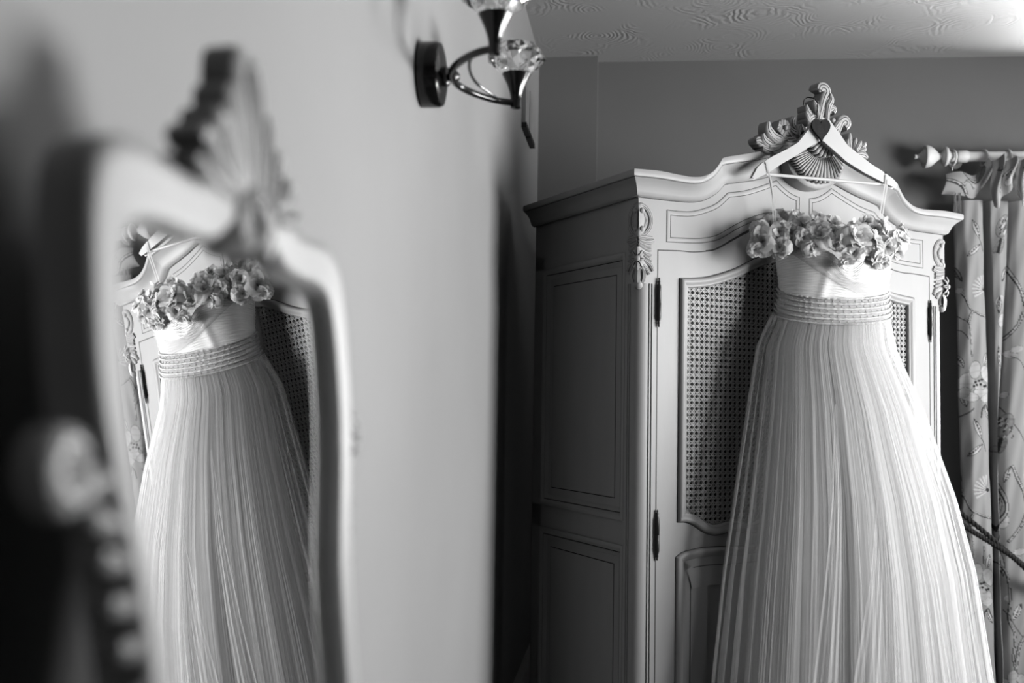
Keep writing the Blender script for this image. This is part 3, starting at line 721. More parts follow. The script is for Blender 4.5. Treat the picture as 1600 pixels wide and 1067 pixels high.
skirt_sheet(-2.0, 2.0, 14, 8, .84, -1.03, .7, 420, 46).build('tulle_layer', 'tulle', skirt, smooth=True)
for k, (a, b2, nf, sd, sc_, le) in enumerate(((-2.0, -1.02, 5, 21, .995, 0), (-1.12, -.42, 4, 22, .975, -.0), (-.50, .10, 4, 23, .985, -.03), (-.02, .62, 4, 24, .965, .03), (.52, 1.18, 4, 25, .985, .02), (1.08, 2.0, 5, 26, .995, .0))):
    skirt_sheet(a, b2, nf, sd, sc_, -1.035, .75, 150, 46, lean=le).build('tulle_panel', 'tulle2', skirt, smooth=True)
# loose flaps of the top layer
def flap(phc, z0, a0, a1, sc_, seed):
    r = np.random.RandomState(seed); rows = []
    for i in range(40):
        t = i / 39; z = z0 + (-1.03 - z0) * t; row = []
        for j in range(50):
            q = j / 49; ph = phc + ((a0 + (a1 - a0) * q) - phc) * (t ** .85) + (q - .5) * .02
            rad = .006 * t * math.sin(q * 9 + seed) + .004 * t * math.sin(q * 23 + 3 * t); x = sk(z, 1) + (sk(z, 2) * sc_ + rad) * math.sin(ph); y = sk(z, 4) - (sk(z, 3) * sc_ + rad) * math.cos(ph)
            row.append((x, y, Z(z)))
        rows.append(row)
    mb = MB(); mb.grid(rows); return mb
for k, a in enumerate(((.02, -.22, -.42, -.16, 1.01, 1), (.04, -.20, -.10, .06, 1.02, 2), (-.30, .0, -.62, -.40, 1.01, 3), (.25, .05, .38, .62, 1.01, 4), (.6, .12, .85, 1.1, 1.0, 5))):
    flap(*a).build('tulle_flap', 'tulle2', skirt, smooth=True)
# straps
for pts in ([(-.2133, .6862), (-.1768, .5333)], [(-.2050, .6600), (-.1707, .5337)], [(.1745, .6758), (.1611, .5493)], [(.1790, .6600), (.1696, .5498)]):
    (a, za), (b2, zb) = pts; mb = MB()
    mb.grid([[(x - .0022, y, Z(z)), (x + .0022, y, Z(z))] for x, y, z in ((a, -.0115, za), (a * .75 + b2 * .25, -.011, za * .75 + zb * .25), (a * .4 + b2 * .6, -.004, za * .4 + zb * .6), (b2, .01, zb - .03))]); mb.build('strap', 'ribbon', dress)
# organza flowers
def flower_mesh(seed):
    r = random.Random(seed); mb = MB()
    for ring, (n, Rr, cup, wid) in enumerate(((6, 1.0, .25, .56), (6, .95, .62, .54), (5, .78, .95, .50), (4, .55, 1.2, .46), (3, .32, 1.4, .40))):
        for k in range(n):
            an = 2 * math.pi * (k + .5 * ring) / n + r.uniform(-.3, .3); c2 = cup + r.uniform(-.35, .35); RR = Rr * r.uniform(.85, 1.15); cu = r.uniform(.0, .55); tw = r.uniform(-.25, .25)
            wv = r.uniform(0, 6); rows = []
            for i in range(7):
                v = i / 6; ang = c2 * (1 - .15 * v) - cu * v * v * 1.6
                rad = RR * (v * math.cos(ang)) * .95 + .03; hh = RR * v * math.sin(ang) * .9
                ww = wid * RR * (math.sin(math.pi * min(.97, .12 + .62 * v ** .9)) ** .9); row = []
                for j in range(7):
                    q = (j - 3) / 3
                    x = rad - .22 * ww * q * q * (1 - .4 * v); y = ww * q; z = hh + .30 * ww * q * q * (1.2 - cu) + .07 * RR * math.sin(wv + q * 6 + v * 4) * v
                    ye = y * math.cos(tw) - z * math.sin(tw) * .3
                    row.append((x * math.cos(an) - ye * math.sin(an), x * math.sin(an) + ye * math.cos(an), z))
                rows.append(row)
            mb.grid(rows)
    me = bpy.data.meshes.new('flower'); me.from_pydata(mb.v, [], mb.f); me.materials.append(M['petal']); me.polygons.foreach_set('use_smooth', [True] * len(me.polygons)); return me
FM = [flower_mesh(s) for s in (1, 2, 3, 4, 5, 6)]
FLOWERS = [(-0.177,0.030,0.510,0.030),(-0.239,-0.020,0.450,0.034),(-0.161,-0.020,0.443,0.023),(-0.133,-0.031,0.441,0.014),(-0.094,-0.078,0.463,0.030),(-0.107,-0.017,0.507,0.025),(-0.094,0.031,0.542,0.018),(-0.043,0.005,0.531,0.018),(-0.130,0.071,0.546,0.020),(0.001,0.000,0.527,0.021),(-0.010,-0.110,0.463,0.036),(-0.043,-0.105,0.448,0.018),(0.052,-0.104,0.457,0.029),(0.151,-0.021,0.513,0.025),(0.102,-0.090,0.445,0.023),(0.165,-0.065,0.472,0.027),(0.257,0.030,0.521,0.018),(-0.014,-0.110,0.416,0.025),(-0.041,-0.105,0.390,0.014),(0.045,-0.056,0.502,0.021),(0.100,-0.041,0.498,0.018),(0.064,-0.101,0.414,0.021),(0.130,0.030,0.537,0.020),(0.089,-0.095,0.396,0.016),(-0.042,-0.055,0.482,0.016),(-0.225,0.030,0.495,0.021),(-0.151,-0.020,0.482,0.021),(-0.267,-0.020,0.427,0.018),(-0.058,-0.100,0.439,0.016),(0.017,-0.109,0.436,0.021),(0.147,-0.073,0.435,0.018),(-0.195,-0.035,0.478,0.024),(-0.200,-0.045,0.432,0.024),(-0.135,-0.055,0.462,0.022),(-0.118,-0.070,0.432,0.021),(0.200,-0.020,0.462,0.021),(0.218,0.000,0.495,0.022),(-0.085,-0.060,0.495,0.020),(0.030,-0.085,0.485,0.022),(0.120,-0.065,0.480,0.022)]
for k, (x, y, z, r) in enumerate(FLOWERS):
    o = bpy.data.objects.new('flower', FM[k % 6]); COL.objects.link(o); o.parent = dress
    y -= .025 if z < .5 else .0
    y = min(y, .132 + .236 * x - 1.35 * r - .012)
    o.location = (x, y, Z(z)); o.scale = (r * 1.22 + .003,) * 3
    d = Vector((x * 2.2 + rng.uniform(-.5, .5), -.75, (z - .46) * 6 + rng.uniform(-.45, .55))).normalized()
    o.rotation_euler = (Vector((0, 0, 1)).rotation_difference(d) @ Matrix.Rotation(rng.uniform(0, 6), 4, 'Z').to_quaternion()).to_euler()
# neckline band the flowers are sewn to
mb = MB(); rows = []
for ph in np.linspace(-2.6, 2.6, 60):
    rows.append([(.0 + (.175 + q * .006) * math.sin(ph), -.0 - .055 * math.cos(ph) + .02, Z(.445 + .045 * (1 - math.cos(ph)) / 2 + q * .035)) for q in (-1, -.3, .4, 1)])
mb.grid(rows); mb.build('neckline_band', 'drape', dress, smooth=True)

# ------------------------------------------------------------------ dressing mirror (frame: x along the wall away from the camera, y up, z out of the glass)
_n = Vector((.99196, -.08757, .09097)).normalized(); _eu = Vector((.08797, .99612, 0)).normalized(); _ev = _n.cross(_eu)
_O = _n * -.2442 + _eu * .696 + Vector((0, 0, CZ))
mir = tag(empty('dressing_mirror', mw=Matrix(((_eu.x, _ev.x, _n.x, _O.x), (_eu.y, _ev.y, _n.y, _O.y), (_eu.z, _ev.z, _n.z, _O.z), (0, 0, 0, 1)))), 'cream carved mirror leaning against the left wall, reflecting the dress', 'mirror')
OUTR = [(0, .178), (.05, .166), (.10, .152), (.15, .153), (.19, .155), (.222, .143), (.237, .11), (.238, .03), (.225, -.03), (.21, -.08), (.20, -.14), (.20, -.22), (.215, -.29), (.21, -.34), (.17, -.37), (.08, -.385), (0, -.39)]
INNR = [(0, .150), (.035, .137), (.072, .119), (.11, .115), (.155, .115), (.192, .106), (.205, .07), (.205, .01), (.195, -.045), (.181, -.09), (.171, -.14), (.171, -.22), (.177, -.28), (.172, -.312), (.135, -.333), (.07, -.343), (0, -.346)]
def loop(half):
    L = [tuple(p) for p in crom(half, 5)]; return L + [(-a, b) for a, b in L[::-1][1:-1]]
OL, IL = loop(OUTR), loop(INNR)
PR = [(0, -.014), (0, .009), (.05, .0135), (.14, .0155), (.30, .0150), (.70, .0130), (.88, .0130), (.96, .0120), (1.0, .0095), (1.0, -.001)]
mb = MB(); mb.grid([[(o[0] + (i[0] - o[0]) * t, o[1] + (i[1] - o[1]) * t, h) for t, h in PR] for o, i in zip(OL, IL)], cv=True); mb.build('frame', 'mframe', mir, auto=55)
mb = MB(); mb.add([(a, b2, 0) for a, b2 in IL], [tuple(range(len(IL)))]); mb.build('glass', 'mirror', mir)
mb = MB(); mb.add([(a, b2, -.0135) for a, b2 in OL], [tuple(range(len(OL)))]); mb.build('back_board', 'mback', mir)
fm = lambda u, v, d: (u, v, .010 - d)
mb = MB()
for s in (1, -1):
    g = lambda u, v, d, s=s: fm(u * s, v, d)
    for pts, w in (([(.01, .165), (.012, .20), (.022, .235), (.014, .256), (.002, .25)], .0085), ([(.02, .165), (.030, .19), (.040, .215), (.036, .228)], .008), ([(.03, .16), (.045, .178), (.056, .20), (.066, .196), (.062, .186)], .007),
                   ([(.04, .158), (.065, .168), (.082, .184), (.094, .178)], .007), ([(.03, .155), (.03, .135), (.015, .12)], .008), ([(.015, .16), (.02, .14), (.006, .125)], .007), ([(.05, .152), (.08, .155), (.105, .165)], .006)):
        leaf(mb, pts, w * 1.2, g, .018, .008, groove=True, tip=.5, base=.8, n=4)
leaf(mb, [(0, .15), (0, .20), (.0, .253)], .012, fm, .018, .010, tip=.5, n=5)
mb.prism([(-.075, .158), (.075, .158), (.05, .185), (.03, .21), (.018, .24), (-.018, .24), (-.03, .21), (-.05, .185)], fm, -.001, .016)
mb.build('crest', ['mframe', 'glaze'], mir, auto=55)
for s in (1, -1):
    mb = MB(); g = lambda u, v, d, s=s: fm(u * s, v, d)
    for pts, w in (([(.225, -.035), (.250, -.028), (.285, -.036), (.300, -.020), (.288, -.004), (.270, -.008), (.268, -.020)], .012), ([(.215, -.06), (.24, -.055), (.262, -.045)], .010), ([(.21, -.075), (.235, -.078), (.252, -.07)], .009), ([(.208, -.10), (.228, -.105), (.245, -.098)], .009), ([(.205, -.125), (.225, -.132), (.236, -.125)], .008), ([(.20, -.155), (.218, -.165), (.228, -.158)], .008)):
        leaf(mb, pts, w * .85, lambda u, v, d, g=g: g(.213 + (u - .225) * .8, v * .8 + .003, d + .004), .010, .007, tip=.6, base=.8, n=4)
    mb.ball((s * .256, -.012, .007), .008, 12)
    mb.build('side_scroll', ['mframe', 'glaze'], mir, auto=55)
# the small dressing table the mirror stands on (below the picture)
tz = CZ - .412
tb = tag(empty('dressing_table', (-.10, .62, 0), -.1162), 'low cream dressing table under the carved leaning mirror', 'table')
mb = MB(); mb.box(-.19, .17, -.42, .48, tz - .03, tz); mb.build('table_top', 'mframe', tb)
mb = MB(); mb.box(-.17, .15, -.40, .46, tz - .13, tz - .03); mb.build('apron', 'mframe', tb)
for x in (-.15, .13):
    for y in (-.38, .44):
        mb = MB(); mb.lathe([(.012, 0), (.016, .02), (.014, .25), (.024, tz - .14)], (x, y, 0), (0, 0, 1), 12); mb.build('leg', 'mframe', tb, smooth=True)
mb = MB(); mb.box(.15, .158, -.2, .26, tz - .12, tz - .04); dr = mb.build('drawer', 'mframe', tb)
mb = MB(); mb.ball((.168, .03, tz - .08), .012, 12); mb.build('knob', 'iron', dr, smooth=True)

# ------------------------------------------------------------------ wall light
dl = Vector((.1160, .99325, 0)); nl = Vector((.99325, -.1160, 0)); YS = 1.88
base = Vector((left_x(YS), YS, CZ + .597)); HZ = CZ + .588
Wp = lambda s, o, z: base * 0 + Vector((base.x, base.y, z)) + dl * s + nl * o
sconce = tag(empty('wall_light', tuple(base)), 'black two arm wall light with faceted crystal shades on the left wall', 'wall lamp')
SB = base.copy()
def rel(p): return tuple(Vector(p) - SB)
mb = MB(); mb.lathe([(.056, 0), (.060, .004), (.060, .034), (.057, .040), (.050, .042), (.0, .0425)], (0, 0, 0), nl, 40); mb.build('backplate', 'blackmetal', sconce, auto=30)
mb = MB(); mb.lathe([(.018, .04), (.018, .052), (.011, .056), (.011, .068), (.004, .074)], (0, 0, -.004), nl, 20); mb.build('hub', 'blackmetal', sconce, auto=30)
for s in (-1, 1):
    pts = crom([(0, .062), (s * .035, .064), (s * .075, .078), (s * .115, .103), (s * .145, .132), (s * .160, .160)], 7)
    mb = MB(); mb.tube([rel(Wp(p[0], p[1], HZ)) for p in pts], .0068, 10); mb.build('arm', 'blackmetal', sconce, smooth=True)
    c = Wp(s * .160, .160, HZ - .008); up = (0, 0, 1)
    mb = MB(); mb.lathe([(.004, -.004), (.0105, -.002), (.0105, .012), (.0108, .02), (.0135, .032), (.0185, .046), (.0265, .062), (.0285, .066), (.024, .066), (.016, .05), (.004, .046)], rel(c), up, 28); cup = mb.build('cup', 'blackmetal', sconce, auto=40)
    mb = MB(); O = Vector(rel(c)); n = 9
    rings = [(.0275, .067, 0), (.047, .082, .5), (.0605, .096, 0), (.052, .108, .5), (.043, .122, 0), (.0325, .122, 0), (.0305, .095, 0), (.0285, .069, 0)]
    rows = [[O + Vector((r * math.cos(2 * math.pi * (k + ph) / n), r * math.sin(2 * math.pi * (k + ph) / n), h)) for k in range(n)] for r, h, ph in rings]
    for i in range(len(rows)):
        i2 = (i + 1) % len(rows)
        for k in range(n):
            k2 = (k + 1) % n; sh = rings[i2][2] - rings[i][2]
            if sh > 0: mb.add([rows[i][k], rows[i][k2], rows[i2][k]], [(0, 1, 2)]); mb.add([rows[i][k2], rows[i2][k2], rows[i2][k]], [(0, 1, 2)])
            elif sh < 0: mb.add([rows[i][k], rows[i2][k2], rows[i2][k]], [(0, 1, 2)]); mb.add([rows[i][k], rows[i][k2], rows[i2][k2]], [(0, 1, 2)])
            else: mb.add([rows[i][k], rows[i][k2], rows[i2][k2], rows[i2][k]], [(0, 1, 2, 3)])
    o = mb.build('crystal_shade', 'crystal', sconce)
    import bmesh
    bm = bmesh.new(); bm.from_mesh(o.data); bmesh.ops.remove_doubles(bm, verts=bm.verts, dist=1e-5); bmesh.ops.recalc_face_normals(bm, faces=bm.faces); bm.to_mesh(o.data); bm.free()
    mb = MB(); mb.lathe([(.003, .046), (.006, .05), (.006, .075), (.0075, .082), (.006, .095), (.002, .10)], rel(c), up, 12); mb.build('bulb', 'crystal', cup, smooth=True)
mb = MB(); mb.tube([rel(Wp(a, b2, HZ)) for a, b2 in crom([(-.135, .122), (-.09, .106), (-.03, .099), (.03, .102), (.085, .116), (.135, .128)], 6)], .0028, 8); mb.build('cross_rod', 'blackmetal', sconce, smooth=True)

# ------------------------------------------------------------------ two little canvases on the left wall, seen edge on
for (ya, yb, za, zb, lab) in ((3.575, 3.705, CZ + .955, CZ + 1.20, 'nearer of two small canvases hung on left wall below the wall light'), (3.725, 3.885, CZ + .955, CZ + 1.13, 'farther of two small canvases hung on left wall near the corner')):
    c = Vector((left_x(ya), ya, za)); t = empty('wall_canvas', tuple(c), 0); tag(t, lab, 'picture', 'small canvases on the left wall')
    fw = lambda s, z, d: tuple(dl * s + nl * (.001 + d) + Vector((0, 0, z)))
    w, h = (yb - ya), zb - za
    mb = MB(); mb.prism([(0, .018), (w, .018), (w, h), (0, h)], fw, 0, .014); mb.build('canvas', 'canvas', t)
    mb = MB(); mb.prism([(0, 0), (w, 0), (w, .018), (0, .018)], fw, 0, .018); mb.build('bottom_batten', 'frameD', t)

# ------------------------------------------------------------------ curtain pole
PX0, PYo, PZ = 1.712, .085, CZ + .990
def pole_pt(x): return Vector((x, back_y(x) - PYo, PZ))
pdir = Vector((1, -.0896, 0)).normalized()
pole = tag(empty('curtain_pole', tuple(pole_pt(PX0))), 'white painted wooden curtain pole with turned finial beside the wardrobe', 'curtain pole')
LP = 1.15
mb = MB(); mb.lathe([(.0195, 0), (.0195, LP)], (0, 0, 0), pdir, 24); mb.build('pole', 'poleW', pole, auto=40)
mb = MB(); mb.lathe([(.002, -.118), (.009, -.117), (.0095, -.112), (.0075, -.108), (.0085, -.104), (.014, -.098), (.024, -.088), (.031, -.0815), (.0315, -.0805), (.0445, -.0805), (.0460, -.078), (.0450, -.068), (.040, -.055), (.031, -.043), (.021, -.033), (.0145, -.026), (.0120, -.019), (.016, -.012), (.028, -.008), (.0385, -.003), (.0395, .003), (.034, .009), (.0225, .012), (.0195, .02)], (0, 0, 0), pdir, 32); mb.build('finial', 'poleW', pole, auto=50)
for xr in (.028, .148, .238, .33, .43):
    mb = MB(); rows = []; e1 = Vector((0, 0, 1)); e2 = pdir.cross(e1)
    for i in range(28):
        a = 2 * math.pi * i / 28; cen = pdir * (xr + .006 * math.sin(a)) + Vector((0, 0, -.006)) + (e1 * math.cos(a) + e2 * math.sin(a)) * .0305
        rows.append([cen + ((e1 * math.cos(a) + e2 * math.sin(a)) * math.cos(b2) + pdir * math.sin(b2)) * .0042 for b2 in np.linspace(0, 2 * math.pi, 8, endpoint=False)])
    mb.grid(rows, cu=True, cv=True)
    mb.tube([pdir * xr + Vector((0, 0, -.042)), pdir * xr + Vector((0, 0, -.05)), pdir * xr + Vector((0, 0, -.056))], .0022, 6)
    mb.build('ring', 'poleW', pole, smooth=True)
mb = MB(); mb.lathe([(.0215, .045), (.024, .05), (.0245, .08), (.022, .088)], (0, 0, 0), pdir, 24)
mb.lathe([(.010, -.026), (.0102, -.024), (.0002, -.0265)], tuple(pdir * .066), (-.0896, -1, 0), 16)
mb.lathe([(.011, -.02), (.009, .03), (.012, .070), (.026, .076), (.026, PYo)], tuple(pdir * .066 + Vector((0, 0, -.006))), (.0896, 1, 0), 18)
mb.build('bracket', 'poleW', pole, auto=50)

# ------------------------------------------------------------------ curtain with printed branches, blossoms and birds
def XU(u): return 1.730 + u * .00246
def ZV(v): return CZ + .7605 - v * .0025
class Print:
    """flat print drawn in cloth units (u right, v down)"""
    def __init__(s, U, V): s.U, s.V = U, V; s.c = np.full(U.shape, .43)
    def _put(s, mask, val): s.c = np.where(mask, val, s.c)
    def stroke(s, pts, w, val):
        P = crom(pts, 5)
        for a, b2 in zip(P[:-1], P[1:]):
            d = b2 - a; L2 = d @ d + 1e-9; t = np.clip(((s.U - a[0]) * d[0] + (s.V - a[1]) * d[1]) / L2, 0, 1)
            s._put((s.U - a[0] - t * d[0]) ** 2 + (s.V - a[1] - t * d[1]) ** 2 < (w / 2) ** 2, val)
    def leaf(s, a, b2, w, fill=.72, dark=True):
        a = np.array(a, float); b2 = np.array(b2, float); d = b2 - a; L = np.linalg.norm(d); e = d / L; n = np.array([-e[1], e[0]])
        x = ((s.U - a[0]) * e[0] + (s.V - a[1]) * e[1]) / L; y = (s.U - a[0]) * n[0] + (s.V - a[1]) * n[1]
        hw = w / 2 * np.sin(np.pi * np.clip(x, 0, 1)) ** .8; ins = (x > 0) & (x < 1)
        s._put(ins & (np.abs(y) < hw), .06); s._put(ins & (np.abs(y) < hw - .9), fill)
        if dark: s._put(ins & (y > 0) & (y < hw * .55) & (np.sin(x * 40) > -.3), .12)
        s._put(ins & (np.abs(y) < .45), .06)
    def petal(s, c, rx, ry, an, fill=.66):
        ca, sa = math.cos(an), math.sin(an); x = ((s.U - c[0]) * ca + (s.V - c[1]) * sa) / rx; y = (-(s.U - c[0]) * sa + (s.V - c[1]) * ca) / ry; q = x * x + y * y
        s._put(q < 1, .20); s._put(q < .86, fill - .10 * np.clip(x, -1, 1) - .08 * (np.sin(y * 9 + x * 2) > .7)); 
    def peony(s, c, k=1.):
        for (du, dv, rx, ry, an) in ((-13, -2, 10, 15, .3), (15, -14, 9, 14, -.4), (-2, -20, 8, 14, .1), (8, 13, 13, 9, .1), (-8, 20, 11, 7, .1), (14, 22, 10, 6, -.1), (-16, 14, 6, 9, .5), (4, 3, 9, 7, 0)): s.petal((c[0] + du * k, c[1] + dv * k), rx * k, ry * k, an)
        for (du, dv) in ((-2, -2), (3, -4), (7, -6), (0, 2), (5, 1), (10, 4), (13, 3), (-4, 4)): s._put((s.U - c[0] - du * k) ** 2 + (s.V - c[1] - dv * k) ** 2 < (1.9 * k) ** 2, .05)
    def spiky(s, c, a0, a1, R=22):
        for a in np.linspace(a0, a1, 8):
            e = (c[0] + R * math.cos(a), c[1] + R * math.sin(a)); s.stroke([c, e], 3.0, .68)
        for a in np.linspace(a0 + .1, a1 + .1, 8): s.stroke([c, (c[0] + R * .8 * math.cos(a), c[1] + R * .8 * math.sin(a))], .8, .15)
        s._put((s.U - c[0]) ** 2 + (s.V - c[1]) ** 2 < 9, .05)
    def bird(s, c, an=0.):
        for (du, dv, rx, ry, a) in ((0, 0, 10, 20, .35), (-8, 30, 4, 14, .5), (-4, 32, 4, 13, .35)): s.petal((c[0] + du, c[1] + dv), rx, ry, a, .35)
        r = np.random.RandomState(int(c[1]))
        for k in range(22):
            u, v = r.normal(0, 4.5), r.normal(0, 9); s.stroke([(c[0] + u, c[1] + v), (c[0] + u - 2, c[1] + v + 4)], 1.8, .06 if k % 2 else .7)
        for k in range(4): s.stroke([(c[0] - 3 - k, c[1] + 20), (c[0] - 8 - k, c[1] + 42)], 1.0, .06)
    def branch(s, pts, w=4.0):
        s.stroke(pts, w, .06); s.stroke([(a + .5, b2 - .3) for a, b2 in pts], w * .45, .55)
        P = crom(pts, 4)
        for i, p in enumerate(P): 
            if i % 2: s.stroke([p - np.array([w * .3, 0]), p + np.array([w * .3, .6])], .9, .06)
def draw_print(U, V):
    p = Print(U, V)
    for dv in (0, 311):
        V0 = dv
        def q(*pts): return [(a - 1494, b2 - 330 + V0) for a, b2 in pts]
        p.leaf(*q((1530, 374), (1518.7, 342)), 9); p.leaf(*q((1532, 381), (1510, 401)), 9); p.stroke(q((1530, 374), (1534, 380), (1537, 392)), 1.2, .06)
        p.leaf(*q((1495, 413), (1504.6, 440)), 7, .3)
        p.branch(q((1502, 455), (1508, 466), (1513, 480), (1518, 487)), 3); p.petal(q((1502, 454))[0], 4, 5, .3)
        p.branch(q((1494, 489), (1504, 497), (1512, 504), (1515, 522), (1517.6, 556)), 2.6); p.branch(q((1512, 504), (1515, 492), (1521, 487), (1532, 492), (1547, 495)), 3.6); p.stroke(q((1498, 515), (1506, 519), (1512, 530)), 1.2, .08)
        p.spiky(q((1541, 452))[0], 2.6, 4.6)
        p.bird(q((1570, 352))[0]); p.leaf(*q((1566, 440), (1574, 415)), 7); p.petal(q((1563, 469))[0], 6, 10, .4); p.leaf(*q((1562, 462), (1560, 490)), 6); p.petal(q((1566, 500))[0], 7, 12, .2); p.leaf(*q((1560, 540), (1566, 585)), 8)
        p.branch(q((1578, 415), (1588, 437), (1597, 457), (1602, 480)), 5.5); p.branch(q((1572, 530), (1582, 518), (1592, 503), (1598, 488)), 4.5); p.petal(q((1580, 553))[0], 9, 6, .3); p.petal(q((1588, 545))[0], 9, 5, -.4); p.stroke(q((1580, 556), (1592, 563), (1600, 580)), 1.2, .08)
        p.leaf(*q((1507, 575), (1497, 553)), 9); p.leaf(*q((1536, 572), (1542, 550)), 9); p.leaf(*q((1505, 612), (1510, 636)), 8)
        p.peony(q((1524, 599))[0], 1.05)
        p.stroke(q((1498, 654), (1510, 646), (1519, 638)), 2.0, .10)
        p.stroke(q((1529, 651), (1531, 638), (1538, 632), (1546, 646)), 2.2, .06); p.leaf(*q((1534, 634), (1547, 655)), 8)
        p.stroke(q((1566, 635), (1579, 658), (1592, 676), (1600, 690)), 1.5, .12); p.petal(q((1571, 616))[0], 4, 6, .5)
    V1 = 0
    def q(*pts): return [(a - 1494, b2 - 330) for a, b2 in pts]
    p.branch(q((1559, 755), (1570, 790), (1558, 818), (1553, 845)), 6)
    p.branch(q((1532, 850), (1532, 874)), 3.5)
    p.branch(q((1552, 870), (1568, 887), (1573, 921), (1571, 961), (1579, 984), (1576, 1019), (1582, 1040)), 3.5)
    p.leaf(*q((1576, 960), (1589, 934)), 10); p.branch(q((1556, 1062), (1577, 1045), (1585, 1000), (1600, 978)), 5)
    p.peony((84, 735), .9)
    return p.c
NS, NZ_ = 240, 760
zt_, zb_ = CZ + .92, .02
S_K = [0, .05, .13, .22, .32, .37, .43, .48, .53, .60, .67, .71, .755, .80, .86, .92, .965, 1.0]
def curt_knots(v):
    b1 = XU(52.5 + (v - 70) * .018); b2 = XU(ip(v, [(0, 89), (230, 76), (410, 62), (430, 60), (740, 58)])); xl = XU(ip(v, [(0, 0), (290, 6), (450, 9), (530, 4), (740, 8)]))
    b2 = max(b2, b1 + .008)
    tk = max(.0, 1 - abs(v - 480) / 200) * .012
    g = min(1., max(.15, v / 60 + .4))
    mid = b2 + .06
    return [(xl + .03, 4.03), (xl + .002, 3.99), (xl + .035, 3.952), (b1 - .045, 3.948), (b1 - .016, 3.965), (b1 - .013, 4.0), (b1 - .002, 4.062), (b1 + .010, 4.0), (b1 + .014, 3.968), ((b1 + b2) / 2 + .003, 3.955), (b2 - .007, 3.968), (b2 - .005, 4.0), (b2 - .001, 4.05), (b2 + .003, 3.985), (b2 + .03, 3.952), (mid + .035, 3.945), (mid + .06, 3.975), (mid + .075, 4.03)]
Vg = np.linspace(-18, (CZ + .7605 - .03) / .0025, NZ_)
verts = np.empty((NZ_, NS, 3)); sp = np.linspace(0, 1, NS)
for i, v in enumerate(Vg):
    K = np.array(curt_knots(v)); 
    X = np.interp(sp, S_K, K[:, 0]); Y = np.interp(sp, S_K, K[:, 1]) + .042
    verts[i, :, 0] = X; verts[i, :, 1] = Y; verts[i, :, 2] = ZV(v)
ker = np.array([1, 2, 3, 4, 3, 2, 1.]); ker /= ker.sum()
for c in (0, 1):
    for rep in range(2):
        pad = np.pad(verts[:, :, c], ((0, 0), (3, 3)), mode='edge'); verts[:, :, c] = sum(ker[k] * pad[:, k:k + NS] for k in range(7))
Ug = (verts[:, :, 0] - 1.730) / .00246; Vgg = np.repeat(Vg[:, None], NS, 1)
verts[:, :, 1] += .004 * np.sin(Vgg * .021 + Ug * .12) + .002 * np.sin(Vgg * .06 + Ug * .3)
curtain = tag(empty('curtain', (1.86, 3.98, 0)), 'floral print curtain with birds and branches hanging right of the wardrobe', 'curtain')
def cloth(name, V3, colr, parent, off):
    nr, nc = V3.shape[:2]; vv = (V3.reshape(-1, 3) - np.array(off)); idx = np.arange(nr * nc).reshape(nr, nc)
    fc_ = np.stack([idx[:-1, :-1], idx[:-1, 1:], idx[1:, 1:], idx[1:, :-1]], -1).reshape(-1, 4)
    me = bpy.data.meshes.new(name); me.from_pydata(vv.tolist(), [], fc_.tolist()); me.materials.append(M['curtain']); me.polygons.foreach_set('use_smooth', [True] * len(me.polygons))
    at = me.color_attributes.new('print', 'FLOAT_COLOR', 'POINT'); c4 = np.ones((nr * nc, 4), np.float32); c4[:, :3] = colr.reshape(-1, 1) * .44; at.data.foreach_set('color', c4.ravel())
    o = bpy.data.objects.new(name, me); COL.objects.link(o); o.parent = parent; return o
cloth('curtain_panel', verts, draw_print(Ug, Vgg), curtain, (1.86, 3.98, 0))
# turned-over heading flap at the leading edge
nu, nv = 60, 40; V3 = np.empty((nv, nu, 3)); C1 = np.full((nv, nu), .43)
topc = crom([(-17, -58), (6, -62), (28, -58), (42, -66), (52, -86)], 15); botc = crom([(-24, -26), (8, -24), (30, -22), (46, -40), (58, -62)], 15)
for j in range(nv):
    t = j / (nv - 1)
    for i in range(nu):
        s = i / (nu - 1) * (len(topc) - 1); k = min(int(s), len(topc) - 2); f = s - k
        a = topc[k] * (1 - f) + topc[k + 1] * f; b2 = botc[k] * (1 - f) + botc[k + 1] * f; p = a * (1 - t) + b2 * t
        V3[j, i] = (XU(p[0]), 3.990 - .022 * math.sin(math.pi * t) - .012 * math.sin(i * .13) + .02 * (i / nu), ZV(p[1]))
pu = np.array([[topc[min(int(i / (nu - 1) * (len(topc) - 1)), len(topc) - 1)][0] for i in range(nu)]] * nv); pv = np.repeat(np.linspace(-60, -24, nv)[:, None], nu, 1)
pr = Print(pu, pv); pr.branch([(-20, -50), (-8, -44), (4, -36), (12, -26)], 6); pr.branch([(12, -58), (20, -50), (34, -47)], 6); pr.branch([(4, -36), (14, -47), (24, -38)], 3.5); pr.leaf((32, -44), (46, -64), 13, .15)
cloth('heading_flap', V3, pr.c, curtain, (1.86, 3.98, 0))
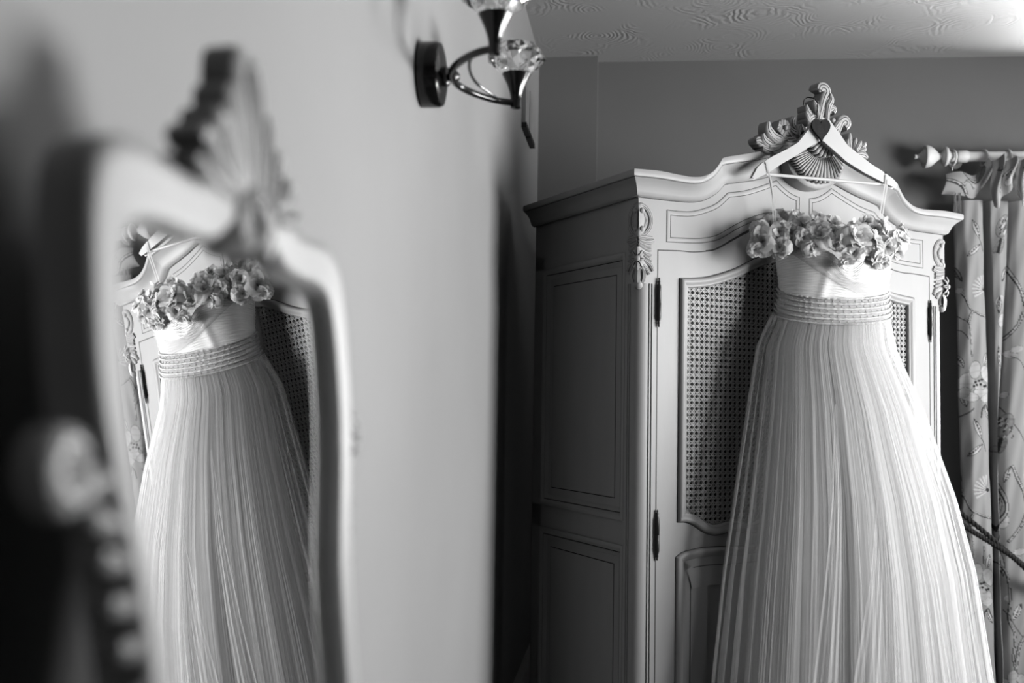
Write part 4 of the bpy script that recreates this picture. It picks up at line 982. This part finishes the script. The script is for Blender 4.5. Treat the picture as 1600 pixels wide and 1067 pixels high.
# gathered heading ruffle
for (uc, u0, u1, seed) in ((62, 50, 92, 1), (100, 90, 128, 2), (140, 126, 168, 3)):
    nu, nv = 70, 40; V3 = np.empty((nv, nu, 3)); r_ = np.random.RandomState(seed)
    for j in range(nv):
        t = j / (nv - 1)
        for i in range(nu):
            s = i / (nu - 1); u = u0 + (u1 - u0) * s + 4 * math.sin(6 * t + seed)
            v = -86 + 14 * abs(s - .35) + t * (62 + 16 * math.sin(s * 5 + seed))
            y = 3.956 + .026 * math.sin(s * 13 + 2.2 * t + seed) * (1 - .5 * t) - .02 * math.sin(math.pi * t)
            V3[j, i] = (XU(u), y, ZV(v + 3 * math.sin(s * 14)))
    pu = np.repeat(np.linspace(u0, u1, nu)[None], nv, 0); pv = np.repeat(np.linspace(-95, -30, nv)[:, None], nu, 1)
    pr = Print(pu, pv); pr.branch([(u0 + 6, -80), (u0 + 18, -62), (u0 + 14, -40)], 3.5); pr.leaf((u0 + 20, -60), (u0 + 34, -78), 8); pr.petal((u0 + 28, -48), 7, 9, .4)
    cloth('heading_ruffle', V3, pr.c, curtain, (1.86, 3.98, 0))
# fringe below the flap
fb = MB(); rg = random.Random(8)
for k in range(16):
    u = -12 + 12 * rg.random(); pts = [(XU(u + rg.uniform(-2, 2) * t) - 1.86, -.025 + rg.uniform(-.004, .004), ZV(-26 + t * rg.uniform(26, 40))) for t in (0, .3, .6, 1)]
    fb.tube(pts, .0011, 4)
tag(fb.build('fringe', 'fringe', curtain), kind='stuff')
# rope tieback
tie = tag(empty('rope_tieback', (1.70, 4.0, CZ - .62)), 'dark twisted rope tieback crossing the floral curtain', 'tieback')
for o, pts in enumerate(([(1.585, 4.07, -.305), (1.66, 3.95, -.366), (1.76, 3.905, -.45), (1.87, 3.895, -.545), (1.96, 3.90, -.617), (2.045, 3.95, -.680), (2.065, 4.02, -.69), (2.06, 4.085, -.69)], [(1.585, 4.07, -.33), (1.655, 3.955, -.395), (1.72, 3.91, -.455), (1.80, 3.90, -.505), (1.88, 3.885, -.558), (1.96, 3.885, -.63), (2.055, 3.94, -.70), (2.08, 4.02, -.705), (2.075, 4.08, -.70)])):
    P = [Vector(p) for p in crom(pts, 26)]
    for strand in range(2):
        mb = MB(); path = []
        for i, p in enumerate(P):
            t = (P[min(i + 1, len(P) - 1)] - P[max(i - 1, 0)]).normalized(); n1 = t.cross(Vector((0, 1, 0))).normalized(); n2 = t.cross(n1)
            a = i * .95 + strand * math.pi; path.append(p + (n1 * math.cos(a) + n2 * math.sin(a)) * .0048 + Vector((-1.70, -4.0, .62)))
        mb.tube(path, .0062, 7); mb.build('strand', 'rope', tie, smooth=True)
mb = MB(); mb.lathe([(.016, 0), (.016, .004), (.005, .006), (.005, .05), (.009, .053), (.009, .06)], (1.575 - 1.70, back_y(1.575) - .004 - 4.0, .62 - .30), (-.0896, -1, 0), 14); mb.build('wall_hook', 'iron', tie, smooth=True)
